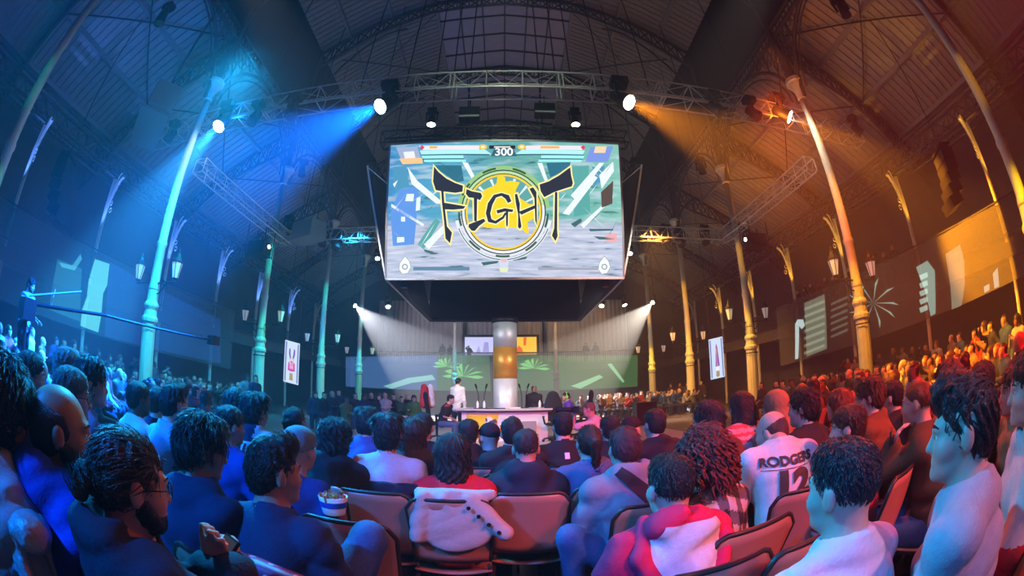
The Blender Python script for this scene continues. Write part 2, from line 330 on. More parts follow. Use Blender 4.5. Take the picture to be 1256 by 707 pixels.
    if style == 'hood': return [E((0, -.03, .03), (.105, .125, .118)), E((0, -.06, -.09), (.11, .11, .09), .05), ('-e', T((0, .11, -.02)), S((.075, .14, .11)), Rm, .02)], .004
    if style == 'bandana': return [E((0, -.014, .034), (.084, .106, .097)), E((0, -.045, -.005), (.081, .076, .08)), cut((0, -.05, -.045), (0, .5, -1)), C], .006
    if style == 'headscarf': return [E((0, -.02, .03), (.095, .118, .108)), E((0, -.04, -.1), (.095, .1, .08), .05), ('-e', T((0, .11, -.02)), S((.06, .1, .09)), Rm, .01)], .005
def strands(amp, H, Rm):
    def f(X, Y, Z):
        x, y, z = X - H[0], Y - H[1], Z - H[2]; a = np.arctan2(y + .05, x)
        return amp * (np.sin(a * 14 + 6 * np.sin(z * 25)) * .6 + np.sin(x * 140 + z * 60) * np.sin(y * 150 - z * 70) * .7)
    return f
def wrinkles(amp, seed=0):
    """soft folds with sharp creases, mostly running across the body"""
    r = random.Random(seed); q = [(r.uniform(-14, 14), r.uniform(-14, 14), r.uniform(22, 46) * r.choice((1, 1, .5)), r.uniform(0, 6), r.uniform(5, 11), r.uniform(5, 11)) for _ in range(4)]
    def f(X, Y, Z):
        s_ = 0
        for a, b, c, d, e, g in q: s_ = s_ + (np.abs(np.sin((a * X + b * Y + c * Z) * .5 + d + 1.3 * np.sin(e * X + 4 * Y + d) + 1.1 * np.sin(g * Z - 5 * X))) ** .7 - .62) * (.55 + .45 * np.sin(e * Z + g * X + d * 3))
        return amp * s_ * -.9
    return f
def skeleton(D):
    """joints of a seated or standing figure in its own frame (forward +Y, origin on the floor below the hips)"""
    hz = D['head'][2]; lean = D['head'][1]; st = D.get('stand'); tw = D.get('twist', 0); sw = D.get('sw', .168)
    hip = np.array((0, 0, .92 if st else .53)); H = np.array(D['head']); nb = np.array((H[0] * .8, lean * .82 - .02, hz - .152)); nb = nb + np.array(D.get('nb', (0, 0, 0))); ch = hip + (nb - hip) * .72 + np.array((0, -.015, 0)); wa = hip + (nb - hip) * .33 + np.array((0, -.03, 0))
    J = dict(hip=hip, H=H, nb=nb, ch=ch, wa=wa); c, s = math.cos(tw), math.sin(tw)
    for sd, nm in ((-1, 'l'), (1, 'r')):
        J['sh' + nm] = nb + np.array((sd * sw * c, sd * sw * -s, -.075)); hd = D.get('hand_' + nm)
        if hd is None: hd = (sd * .13, .34, .64) if not st else (sd * .24, .06, .83)
        J['ha' + nm] = np.array(hd, float); el = D.get('elbow_' + nm)
        if el is None:
            a, b = J['sh' + nm], J['ha' + nm]; mid = (a + b) / 2; L = np.linalg.norm(b - a); o = math.sqrt(max(.0009, .285 ** 2 - (L / 2) ** 2)); dr = np.array((sd * .6, -.55, -.6)); v = (b - a) / L; dr = dr - v * (dr @ v); el = mid + dr / np.linalg.norm(dr) * o
        J['el' + nm] = np.array(el, float)
        J['hp' + nm] = hip + np.array((sd * .095, 0, -.01)); kn = D.get('knee_' + nm); J['kn' + nm] = np.array(kn if kn is not None else ((sd * .15, .43, .5) if not st else (sd * .11, .02, .5)))
        ft = D.get('foot_' + nm); J['an' + nm] = np.array(ft if ft is not None else ((sd * .16, .38, .09) if not st else (sd * .12, -.02, .09)))
    return J
def hand_prims(wr, d, sd, m=0, curl=.5, sc=1.):
    """palm, four bent fingers and a thumb leaving the side of the palm; d = direction of the forearm"""
    d = np.array(d, float); d /= np.linalg.norm(d); up = np.array((0, 0, 1.)) if abs(d[2]) < .8 else np.array((0, 1., 0)); x = np.cross(d, up); x /= np.linalg.norm(x); n = np.cross(x, d); wr = np.array(wr)
    pr = []; kn = wr + d * .075 * sc
    for k in range(4):
        o = x * ((k - 1.5) * .021 * sc); L = (.034, .04, .038, .028)[k] * sc; a = kn + o; b = a + (d * math.cos(curl) - n * math.sin(curl)) * L; c = b + (d * math.cos(2 * curl) - n * math.sin(2 * curl)) * L * .8
        pr += [('c', tuple(wr + o * .6), tuple(a), .014 * sc, .0105 * sc, .012, m), ('c', tuple(a), tuple(b), .0098 * sc, .009 * sc, .004, m), ('c', tuple(b), tuple(c), .009 * sc, .0078 * sc, .004, m)]
    tb = wr + d * .02 * sc - x * sd * .02 * sc; tm = tb + (d * .6 - x * sd * .8) * .04 * sc; te = tm + (d * .9 - x * sd * .3 - n * .3) * .035 * sc
    return pr + [('c', tuple(tb), tuple(tm), .015 * sc, .0115 * sc, .01, m), ('c', tuple(tm), tuple(te), .011 * sc, .009 * sc, .004, m)]
def limb_prims(J, g=0., m=0, legs=True, arms=True, torso=True, fore=True, bulk=1.):
    t = tuple; P_ = []
    if torso:
        P_ += [('e', t(J['hip'] + np.array((0, -.01, .0))), (.165 * bulk + g, .125 * bulk + g, .12 + g), None, .08, m), ('e', t(J['wa']), (.145 * bulk + g, .115 * bulk + g, .16 + g), None, .09, m), ('e', t(J['ch'] - np.array((0, 0, .03))), (.168 * bulk + g, .12 * bulk + g, .17 + g), None, .09, m)]
        P_ += [('c', t(J['shl']), t(J['shr']), .055 + g, .055 + g, .06, m), ('c', t(J['nb'] + np.array((0, -.015, -.03))), t(J['ch']), .075 + g, .11 + g, .07, m)]
        for q in 'lr': P_.append(('c', t(J['nb'] + np.array((0, 0, -.015))), t(J['sh' + q]), .046 + g, .05 + g, .05, m))
    if arms:
        for q in 'lr':
            P_.append(('c', t(J['sh' + q]), t(J['el' + q]), .052 * bulk + g, .041 * bulk + g, .04, m))
            if fore: P_.append(('c', t(J['el' + q]), t(J['ha' + q]), .041 * bulk + g, .027 + g, .03, m))
    if legs:
        for q in 'lr': P_ += [('c', t(J['hp' + q]), t(J['kn' + q]), .088 + g, .06 + g, .05, m), ('c', t(J['kn' + q]), t(J['an' + q]), .06 + g, .042 + g, .03, m)]
    return P_
def foot_prims(J, m=0, g=0., sides='lr'):
    return [('c', tuple(J['an' + q] + np.array((0, -.02, -.04))), tuple(J['an' + q] + np.array((0, .16, -.055))), .045 + g, .036 + g, .02, m) for q in sides]
FLOW = {'quiff': (0, -.6, .45), 'bun': (0, -1, -.1), 'ponytail': (0, -1, .0), 'messy': (.3, -.2, -.8), 'curly': (.5, -.2, -.7)}
def tufts(V, H, Rm, style, n, L, r0, seed):
    """tapered locks lying along the comb of the hair"""
    rg = np.random.RandomState(seed); P_ = V[rg.randint(0, len(V), n)]; c = np.array(H) + Rm @ np.array((0, -.015, .02)); nr = P_ - c; nr /= np.linalg.norm(nr, axis=1)[:, None]
    loc = (P_ - np.array(H)) @ Rm; f = np.array(FLOW.get(style, (0, -.35, -.9)), float); f = np.tile(f, (n, 1)) + rg.normal(0, .35 if style in ('messy', 'curly') else .16, (n, 3))
    if style == 'quiff': f[(loc[:, 2] < .05) & (loc[:, 1] < .03)] += np.array((0, -.1, -1.1)); f[loc[:, 1] > .03] += np.array((0, -.3, .5))
    if style in ('long', 'bob'): f[:, 2] -= 1
    f = f @ Rm.T; f -= nr * (f * nr).sum(1)[:, None]; f /= np.linalg.norm(f, axis=1)[:, None] + 1e-6; ln = L * rg.uniform(.6, 1.3, n)
    sd = np.cross(nr, f); vs, qs = [], []
    lift = rg.uniform(.0, .12 if style in ('bun', 'quiff', 'ponytail', 'crop') else .4, n)[:, None]
    for u, rr in ((-.1, .7), (.35, 1.), (.75, .7), (1., .12)):
        ctr = P_ + f * (u * ln)[:, None] + nr * (.0035 * math.sin(max(u, 0) * 2.2) - .001) + nr * lift * (max(0, u - .3) ** 2 * ln)[:, None] - np.array((0, 0, 1.)) * (max(0, u) ** 2 * (0 if style == 'quiff' else .1) * ln)[:, None]
        vs += [ctr + sd * (r0 * rr), ctr + nr * (r0 * rr * .8), ctr - sd * (r0 * rr)]
    for k in range(3):
        for a, b in ((0, 1), (1, 2)):
            i = np.arange(n); qs.append(np.stack([(3 * k + a) * n + i, (3 * k + b) * n + i, (3 * k + 3 + b) * n + i, (3 * k + 3 + a) * n + i], 1))
    return np.concatenate(vs), np.concatenate(qs)
SKIN = {'light': mat('light_skin', (.62, .38, .28), .5, noise=.12, nscale=9, bump=.05, bscale=200), 'tan': mat('tan_skin', (.45, .26, .17), .5, noise=.12, nscale=9, bump=.05, bscale=200), 'dark': mat('dark_skin', (.16, .085, .05), .45, noise=.12, nscale=9)}
HAIRM = {}
def hair_mat(c):
    if c not in HAIRM: HAIRM[c] = mat('hair', c, .38, noise=.45, nscale=90, bump=.5, bscale=120, stretch=(3, 3, .6))
    return HAIRM[c]
CLOTH = {}
def cloth(c, rough=.85):
    if c not in CLOTH: CLOTH[c] = mat('woven_cloth', c, rough, noise=.14, nscale=40, bump=.12, bscale=90)
    return CLOTH[c]
BLACK, DBROWN, BROWN, REDH, GREYH = (.012, .01, .009), (.028, .016, .01), (.07, .035, .018), (.16, .035, .012), (.22, .21, .2)
M['eye'] = mat('eye_white', (.7, .7, .68), .2); M['shoe'] = mat('shoe_leather', (.02, .02, .022), .5); M['denim'] = mat('blue_denim', (.06, .11, .24), .85, noise=.3, nscale=60, bump=.15, bscale=150)

def person(label, loc, rz, D, group=None, near=True, name='person'):
    """one figure with skin, hair, garments; D describes build, pose, hair and clothes. loc: point on the floor below the hips"""
    t = thing(name, label, 'person', loc, rz, group)
    J = skeleton(D); step = D.get('step', .016 if near else .024); hs = D.get('hs', 1.)
    Rm, T = head_frame(D['head'], D.get('hyaw', 0), D.get('hpitch', 0), D.get('htilt', 0), hs); H = D['head']; fs = D.get('fine', .0065 if near else .012)
    fine = [(H[0] - .13, H[0] + .13, fs * 1.15), (H[1] - .14, H[1] + .15, fs * 1.15), (H[2] - .14, H[2] + .14, fs)]
    sk = SKIN[D.get('skin', 'light')]; top = D.get('top', 'tee'); tc = cloth(D.get('col', (.1, .1, .1)))
    # body: head, neck, torso, limbs and hands in one surface
    B = head_prims(H, Rm, T, hs) + [('c', T((0, -.028, -.05)), tuple(J['nb']), .056, .06, .03, 0)] + limb_prims(J, -.018, 0, arms=False) + limb_prims(J, -.008, 0, legs=False, torso=False)
    for q, sd in (('l', -1), ('r', 1)):
        B += hand_prims(J['ha' + q], J['ha' + q] - J['el' + q] if D.get('hd_' + q) is None else D['hd_' + q], sd, 0, D.get('curl', .5))
    if D.get('stand') or D.get('feet'): B += foot_prims(J, 0, -.008)
    V, Q_, _ = sdf_mesh(B, step, fine); body = link('body', np_mesh('body', V, Q_, sk), t)
    if D.get('eyes', near):
        for s in (-1, 1): m_ = MB().lathe([(.001, -.011), (.008, -.008), (.011, 0), (.008, .008), (.001, .011)], 10); c_ = Rm @ np.array((0, .008, 0)); m_.k = 1; m_.lathe([(.001, -.0045), (.0035, -.003), (.0045, 0), (.0035, .003), (.001, .0045)], 8, c_); m_.build('eye', [M['eye'], M['black']], t, True, T((s * .031, .081, .0)))
    if D.get('eyes', near):
        for s in (-1, 1): MB().tube([T((s * .016, .098, .024)), T((s * .033, .096, .03)), T((s * .05, .082, .024))], [.003, .0045, .002], 5).build('eyebrow', hair_mat(D.get('hcol', DBROWN)), t)
    # hair
    st = D.get('hair', 'short')
    if st:
        hp, amp = hair_prims(st, Rm, T, hs); V, Q_, _ = sdf_mesh(hp, D.get('hstep', .0065 if near else .012), None, strands(D.get('hamp', amp), H, Rm))
        if D.get('tuft', 900 if near else 0) and st in ('short', 'quiff', 'messy', 'curly', 'long', 'bob', 'ponytail', 'bun', 'bandana', 'buzz', 'crop'):
            Lt_ = {'short': .019, 'quiff': .03, 'messy': .05, 'curly': .045, 'long': .07, 'bob': .06, 'ponytail': .05, 'bun': .055, 'bandana': .028, 'buzz': .01, 'crop': .015}[st]
            V2, Q2 = tufts(V, H, Rm, st, D.get('tuft', 900), Lt_, .0024 if st in ('bun', 'quiff', 'crop') else .003, len(label)); Q_ = np.concatenate([Q_, Q2 + len(V)]); V = np.concatenate([V, V2])
        nm = {'beanie': 'knit_cap', 'cap': 'cap', 'hood': 'hood', 'bandana': 'hair', 'headscarf': 'headscarf'}.get(st, 'hair')
        ho = link(nm, np_mesh(nm, V, Q_, cloth(D['hcol']) if nm != 'hair' else hair_mat(D.get('hcol', DBROWN))), t)
    if D.get('beard'):
        bp = [('e', T((0, .05, -.085)), (.053 * hs, .05 * hs, .046 * hs), Rm, .02, 0), ('e', T((0, .02, -.06)), (.066 * hs, .06 * hs, .05 * hs), Rm, .02, 0), ('c', T((.07, .006, -.03)), T((.054, .045, -.085)), .02 * hs, .024 * hs, .02, 0), ('c', T((-.07, .006, -.03)), T((-.054, .045, -.085)), .02 * hs, .024 * hs, .02, 0), ('-e', T((0, .085, -.02)), (.05 * hs, .05 * hs, .035 * hs), Rm, .01), ('-p', T((0, -.015, 0)), tuple(Rm @ np.array((0, -1, .0)))), ('-p', T((0, 0, -.025)), tuple(Rm @ np.array((0, -.2, 1.))))]
        V, Q_, _ = sdf_mesh(bp, .008, None, strands(.003, H, Rm)); link('beard', np_mesh('beard', V, Q_, hair_mat(D['beard'])), t)
    if D.get('glasses'):
        gm = MB()
        for s in (-1, 1):
            c = np.array((s * .033, .108, .0)); gm.tube([T(c + np.array((.026 * math.cos(a), -abs(.01 * math.cos(a)) * (1 if s * math.cos(a) > 0 else 0), .02 * math.sin(a)))) for a in np.linspace(0, 2 * PI, 15)], .0022, 5, False); gm.tube([T((s * .06, .1, .004)), T((s * .08, .06, .006)), T((s * .084, -.01, .004))], .002, 5)
        gm.tube([T((-.008, .112, .003)), T((.008, .112, .003))], .002, 5); gm.build('glasses', M['black'], t)
    # upper garment
    sleeve = top != 'tee'; g = D.get('loose', .012 if top in ('tee', 'longtee') else .02); bulk = D.get('bulk', 1.)
    G = limb_prims(J, g, 0, legs=False, arms=False, bulk=bulk)
    for q in 'lr':
        a, b, h = J['sh' + q], J['el' + q], J['ha' + q]
        if sleeve: G += [('c', tuple(a), tuple(b), .052 * bulk + g, .043 * bulk + g, .04, 0), ('c', tuple(b), tuple(h - (h - b) * .06), .043 * bulk + g, .028 + g, .03, 0)]
        else: G += [('c', tuple(a), tuple(a + (b - a) * .8), .053 * bulk + g, .047 * bulk + g + .006, .04, 0)]
    if top in ('hoodie',):
        n = J['nb']; G += [('e', tuple(n + np.array((0, -.075, .02))), (.135, .078, .085), np.array(Matrix.Rotation(-.5, 3, 'X')), .03, 0), ('c', tuple(n + np.array((-.09, -.01, .02))), tuple(n + np.array((-.05, .09, -.05))), .035, .03, .03, 0), ('c', tuple(n + np.array((.09, -.01, .02))), tuple(n + np.array((.05, .09, -.05))), .035, .03, .03, 0),
                                   ('c', tuple(n + np.array((-.09, -.02, .02))), tuple(n + np.array((0, -.1, .05))), .035, .035, .03, 0), ('c', tuple(n + np.array((.09, -.02, .02))), tuple(n + np.array((0, -.1, .05))), .035, .035, .03, 0)]
    if top in ('jacket', 'coat'):
        n = J['nb']; G += [('c', tuple(n + np.array((sx * .07, -.03, .015))), tuple(n + np.array((sx2 * .07, yy, zz))), .028, .028, .02, 0) for sx, sx2, yy, zz in ((-1, -.2, -.075, .03), (1, .2, -.075, .03), (-1, -.6, .07, -.02), (1, .6, .07, -.02))] + [('c', tuple(n + np.array((-.02, -.075, .03))), tuple(n + np.array((.02, -.075, .03))), .03, .03, .02, 0)]
    nr = np.array(J['nb']) + np.array((0, .012, .045)); G += [('-e', tuple(nr), (.072, .075, .075), None, .012)]
    if top in ('tee', 'longtee'):
        rg_ = [tuple(np.array(J['nb']) + np.array((.069 * math.cos(a), .004 + .069 * math.sin(a), .012 - .03 * math.sin(a)))) for a in np.linspace(0, 2 * PI, 13)]
        G += [('c', p, q_, .0145, .0145, .01, 0) for p, q_ in zip(rg_, rg_[1:])]
    if top == 'hoodie': G += [('-e', tuple(nr + np.array((0, -.035, .05))), (.072, .085, .06), None, .015)]
    V, Q_, lb = sdf_mesh(G, D.get('gstep', .014 if near else .022), None, wrinkles(D.get('wr', .016 if top in ('tee', 'longtee') else .022), sum(map(ord, label)) % 97))
    gn = {'tee': 'shirt', 'longtee': 'shirt', 'hoodie': 'hoodie', 'jacket': 'jacket', 'coat': 'jacket'}[top]
    mats = [tc]; mi = None
    if D.get('paint'):                                                # panels of another colour on the garment: function of the face centre
        fcs = V[Q_].mean(1); mi = np.zeros(len(Q_), int)
        for k, (c, fn) in enumerate(D['paint']): mats.append(cloth(c)); mi[fn(fcs, J)] = k + 1
    gar = link(gn, np_mesh(gn, V, Q_, mats, mi), t)
    if D.get('collar'):
        n = J['nb']; V, Q_, _ = sdf_mesh([('e', tuple(n + np.array((0, .0, .02))), (.078, .08, .035), None, .01, 0), ('-e', tuple(n + np.array((0, .01, .05))), (.066, .066, .07), None, .006)], .009); link('collar', np_mesh('collar', V, Q_, cloth(D['collar'])), t)
    # trousers and shoes
    if D.get('legs', True):
        V, Q_, _ = sdf_mesh([('e', tuple(J['hip']), (.175, .135, .115), None, .06, 0)] + limb_prims(J, .014, 0, True, False, False), .022 if near else .03, None, wrinkles(.005, 5)); link('trousers', np_mesh('trousers', V, Q_, D.get('trousers') or M['denim']), t)
        
        for q in 'lr': V, Q_, _ = sdf_mesh(foot_prims(J, 0, 0., q), .018); link('shoe', np_mesh('shoe', V, Q_, M['shoe']), t)
    return t, J, T, Rm
# ================================================================ the hall
CX = 10.5; YC = [-4.55, 2.2, 8.95, 15.9, 22.6, 29.3, 36.0]; GX = 15.2; WX = 18.6; EY = 41
struct(MB().box((0, 16, -.05), (2 * WX + 2, 62, .1)).build('floor', M['floor']))
for s, nm in ((-1, 'left'), (1, 'right')):
    m = MB(); m.box((s * (WX + .1), 15, 4.8), (.2, 54, 9.6)); struct(m.build('wall_' + nm, M['wall']))
m = MB(); m.box((0, EY + .1, 12), (2 * WX, .2, 25)); struct(m.build('wall_back', M['wall']))
m = MB(); m.box((0, -11.1, 12), (2 * WX, .2, 25)); struct(m.build('wall_front', M['wall']))
NP = ((10.5, 19.6), (7.4, 21.7), (4.1, 23.2))                       # nave roof line
def zroof(x):
    x = abs(x)
    for (x0, z0), (x1, z1) in zip(NP, NP[1:]):
        if x >= x1: return z1 + (z0 - z1) * (x - x1) / (x0 - x1)
    return 23.2 + (4.1 - x) * .12
zaisle = lambda x: 14.2 - (abs(x) - CX) * .56
def roof_z(p): return (zroof(p[0]) if abs(p[0]) < 10.4 else zaisle(p[0])) + .04
def boards(y0, y1, pts, s, pitch=.36):
    """overlapping roof boards across one bay, following the slope line pts (x, z)"""
    m = MB(); n = int(round((y1 - y0) / pitch)); p = (y1 - y0) / n
    for k in range(n):
        ya, yb = y0 + k * p, y0 + (k + 1) * p
        for (xa, za), (xb, zb) in zip(pts, pts[1:]):
            a, b = (s * xa, ya, za - .07), (s * xb, ya, zb - .07); c, d = (s * xb, yb, zb), (s * xa, yb, za)
            e, f = (s * xb, yb, zb - .07), (s * xa, yb, za - .07)
            m.add([a, b, c, d, e, f], [(0, 1, 2, 3), (3, 2, 4, 5)])
    return m
bay_y = [-11] + YC[1:] + [EY]
for s in (-1, 1):
    for y0, y1 in zip(bay_y, bay_y[1:]):
        struct(boards(y0, y1, [(CX, zaisle(CX)), (WX, zaisle(WX))], s).build('ceiling', M['plank']))
        struct(boards(y0, y1, list(NP), s).build('ceiling', M['plank']))
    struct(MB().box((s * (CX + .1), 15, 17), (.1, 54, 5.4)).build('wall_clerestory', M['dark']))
# skylight: glazing bars and milky panes over the middle of the nave
M['pane'] = mat('milky_skylight_pane', (.42, .4, .5), .5, noise=.2, nscale=2)
pane = MB().box((0, 0, 0), (1.28, 1.6, .02)).mesh('pane', M['pane'])
for bi, (y0, y1) in enumerate(zip(bay_y[1:], bay_y[2:])):
    sk = MB()
    nx, ny = 6, 4
    for i in range(nx + 1): x = -4.1 + 8.2 * i / nx; sk.bar((x, y0, zroof(x) - .02), (x, y1, zroof(x) - .02), .07, .12)
    for j in range(ny + 1):
        y = y0 + (y1 - y0) * j / ny
        sk.bar((-4.1, y, 23.15), (0, y, 23.65), .07, .12); sk.bar((0, y, 23.65), (4.1, y, 23.15), .07, .12)
    so = struct(sk.build('window_%d' % (bi + 1), M['iron']))
    for i in range(nx):
        x = -4.1 + 8.2 * (i + .5) / nx
        for j in range(ny):
            y = y0 + (y1 - y0) * (j + .5) / ny
            o = link('pane', pane, so, (x, y, zroof(x) + .03), (0, math.atan(.12) * (1 if x > 0 else -1), 0)); o.scale = (1, (y1 - y0) / ny / 1.62, 1)
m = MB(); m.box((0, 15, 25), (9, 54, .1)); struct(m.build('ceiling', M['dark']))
# ribs over nave and aisles
def lattice(m, A, B, n, r=.05, dr=.025):
    """two chords (point lists A, B) tied by a zigzag"""
    m.tube(A, r, 5); m.tube(B, r, 5)
    def lp(P, t):
        t *= len(P) - 1; i = min(int(t), len(P) - 2); return Vector(P[i]).lerp(Vector(P[i + 1]), t - i)
    for k in range(n):
        a, b, c, d = lp(A, k / n), lp(A, (k + 1) / n), lp(B, k / n), lp(B, (k + 1) / n)
        m.tube([a, d], dr, 4, False); m.tube([c, b], dr, 4, False); m.tube([a, c], dr, 4, False)
def arc(cx, cz, r, a0, a1, n=12): return [(cx + r * math.cos(math.radians(a0 + (a1 - a0) * k / n)), cz + r * math.sin(math.radians(a0 + (a1 - a0) * k / n))) for k in range(n + 1)]
nave = MB()
top = [(x, 0, zroof(x) - .2) for x in np.linspace(-CX, CX, 21)]
low = [(x, 0, zroof(x) - .95 - .5 * (1 - math.cos(x / CX * PI * .5))) for x in np.linspace(-CX, CX, 21)]
lattice(nave, top, low, 30, .09, .045)
for s in (-1, 1):
    nave.tube([(s * CX, 0, 11.4), (s * CX, 0, 19.6)], .14, 8)
    br = [(s * (CX - x), 0, z) for x, z in zip(np.linspace(0, 5, 9), 15.5 + 5.2 * np.sin(np.linspace(0, PI / 2, 9)))]
    nave.tube(br, .06, 5)
    a = [(s * x, 0, zaisle(x) - .15) for x in np.linspace(CX, WX, 9)]; b = [(s * x, 0, zaisle(x) - .8 - .6 * abs(math.sin((x - CX) / (WX - CX) * PI - PI / 2)) ** 2) for x in np.linspace(CX, WX, 9)]
    lattice(nave, a, b, 16, .08, .04)
    nave.tube([(s * x, 0, z) for x, z in arc(CX + 2.6, 10.7, 2.55, 180, 90, 10)], .06, 5)
    for k in range(4):                                              # scroll rings in the bracket
        q = [(s * (CX + .35 + .3 * k + .16 * math.cos(t)), 0, 13.1 - .16 * k + .16 * math.sin(t)) for t in np.linspace(0, 2 * PI, 9)]
        nave.tube(q, .025, 4, False)
nave_me = nave.mesh('trim_rib', M['iron'])
for i, y in enumerate(YC[1:]): struct(link('trim_%d' % (i + 1), nave_me, None, (0, y, 0)))
# purlins
pm = MB()
for s in (-1, 1):
    for x in (12.6, 14.8, 17.0): pm.bar((s * x, -11, zaisle(x) - .12), (s * x, EY, zaisle(x) - .12), .16, .2)
    for x in (8.9, 6.6, 4.1): pm.bar((s * x, -11, zroof(x) - .12), (s * x, EY, zroof(x) - .12), .16, .2)
struct(pm.build('trim_30', M['rib']))
rf = MB()
for s in (-1, 1):
    for y0, y1 in zip(YC[1:], YC[2:]):
        rf.tube([(s * CX, y0, zaisle(CX) - .35), (s * 14.8, y1, zaisle(14.8) - .25)], .035, 4); rf.tube([(s * 14.8, y0, zaisle(14.8) - .25), (s * CX, y1, zaisle(CX) - .35)], .035, 4)
        rf.tube([(s * 9, y0, 18.6), (s * 3, y1, 22.6)], .04, 4); rf.tube([(s * 4, y0, 21.9), (s * 7.4, (y0 + y1) / 2, 21.5)], .03, 4)
struct(rf.build('trim_31', M['iron']))
# arcade girder with arches and scrollwork between the columns
ag = MB(); Rr = 3.15
for z in (13.85, 14.35): ag.bar((0, -3.45, z), (0, 3.45, z), .14, .1)
for k in range(23): y = -3.3 + .3 * k; ag.tube([(0, y, 13.85), (0, y + .3, 14.35)], .025, 4, False); ag.tube([(0, y + .3, 13.85), (0, y, 14.35)], .025, 4, False)
ag.tube([(0, y, z) for y, z in arc(0, 10.65, Rr, 180, 0, 20)], .085, 6)
ag.tube([(0, y, z) for y, z in arc(0, 10.65, Rr - .3, 175, 5, 20)], .04, 5)
for s in (-1, 1):
    for k in range(5):
        for j in range(5 - k):
            cy, cz = s * (3.2 - .36 * k), 13.6 - .4 * j
            if math.hypot(cy, cz - 10.65) > Rr + .22: ag.tube([(0, cy + .15 * math.cos(t), cz + .17 * math.sin(t)) for t in np.linspace(0, 2 * PI, 9)], .028, 4, False)
    for y in (3.15, 2.75, 2.3): ag.tube([(0, s * y, 10.65 + math.sqrt(max(0, Rr * Rr - y * y))), (0, s * y, 13.85)], .03, 4, False)
ag_me = ag.mesh('trim_arcade', M['iron']); n_t = 40
for s in (-1, 1):
    for y0, y1 in zip(YC, YC[1:]):
        o = struct(link('trim_%d' % n_t, ag_me, None, (s * CX, (y0 + y1) / 2, 0))); o.scale = (1, (y1 - y0) / 6.75, 1); n_t += 1
# ---------------------------------------------------------------- iron columns with street-lamp arms
base_me = MB().lathe([(.36, 0), (.36, .35), (.3, .4), (.25, .5), (.24, 2.75), (.29, 2.8), (.3, 2.9), (.24, 2.98), (.22, 3.15), (.27, 3.25), (.27, 3.32), (.2, 3.42), (.19, 3.75)], 12).mesh('pedestal', M['column'], False)
shaft_me = MB().lathe([(.19, 3.75), (.2, 3.8), (.185, 3.9), (.17, 4), (.165, 5.1), (.19, 5.15), (.19, 5.25), (.16, 5.32), (.14, 10.6)], 16).mesh('shaft', M['column'], True)
cap_me = MB().lathe([(.14, 10.6), (.19, 10.65), (.17, 10.75), (.19, 11.0), (.34, 11.3), (.4, 11.35), (.4, 11.5)], 12).mesh('capital', M['column'], False)
ring_me = MB().lathe([(.3, 2.6), (.305, 2.6), (.305, 2.64), (.3, 2.64)], 14, caps=False).mesh('cable_band', M['black'])
am = MB()
for s in (-1, 1):
    am.tube([(0, 0, 3.95), (s * .5, 0, 4.0), (s * 1, 0, 3.98)], .025, 6); am.tube([(0, 0, 3.6), (s * .35, 0, 3.68), (s * .62, 0, 3.98)], .02, 6); am.lathe([(.07, 3.98), (.05, 4.05), (.03, 4.12)], 8, (s * 1, 0, 0))
arm_me = am.mesh('lamp_arm', M['black'])
lg_me = MB().lathe([(.1, 0), (.19, .46)], 6).mesh('lantern_glass', M['glasslamp'])
lf = MB().lathe([(.21, .46), (.21, .5), (.12, .62), (.1, .7), (.05, .74), (.03, .86), (.005, .9)], 6)
for k in range(6): a = 2 * PI * k / 6; lf.tube([(.1 * math.cos(a), .1 * math.sin(a), 0), (.195 * math.cos(a), .195 * math.sin(a), .47)], .012, 4)
lf.lathe([(.04, -.06), (.11, -.01), (.11, .01)], 6)
lf_me = lf.mesh('lantern_frame', M['black'])
side = {-1: 'left', 1: 'right'}; nth = ['nearest', 'second', 'third', 'fourth', 'fifth']
def column(x, y, label, lanterns=(-1, 1)):
    t = thing('iron_column', label, 'column', (x, y, 0), 0, 'cast iron columns of the hall')
    for nm, me in (('pedestal', base_me), ('shaft', shaft_me), ('capital', cap_me), ('cable_band', ring_me)): link(nm, me, t)
    if lanterns: link('lamp_arm', arm_me, t)
    for s in lanterns:
        g = link('lantern', lf_me, t, (s * 1, 0, 4.1)); link('lantern_glass', lg_me, g)
    return t
hue = {-1: 'lit blue-green', 1: 'lit yellow'}
where = {-1: ['at the top left corner of the hall', 'tallest and brightest, beside the left crowd', 'behind the standing pair by the hanging banner', 'with one lantern beside the hanging banner', 'farthest in the left row, near the white beam'],
         1: ['curving through the top right corner', 'tallest, rising from the right crowd before the gallery screen', 'just right of the hanging banner', 'left of the hanging banner with one lantern', 'farthest in the right row, near the white beam']}
for s in (-1, 1):
    for k, y in enumerate(YC[1:6]): column(s * CX, y, 'slim cast iron column %s, %s' % (hue[s], where[s][k]), (-1, 1) if k else ())
column(-4.3, 36, 'slim iron column lit cyan before the back gallery, left of the steel tube', ())
column(4.3, 36, 'slim brown iron column before the back gallery, right of the steel tube', ())
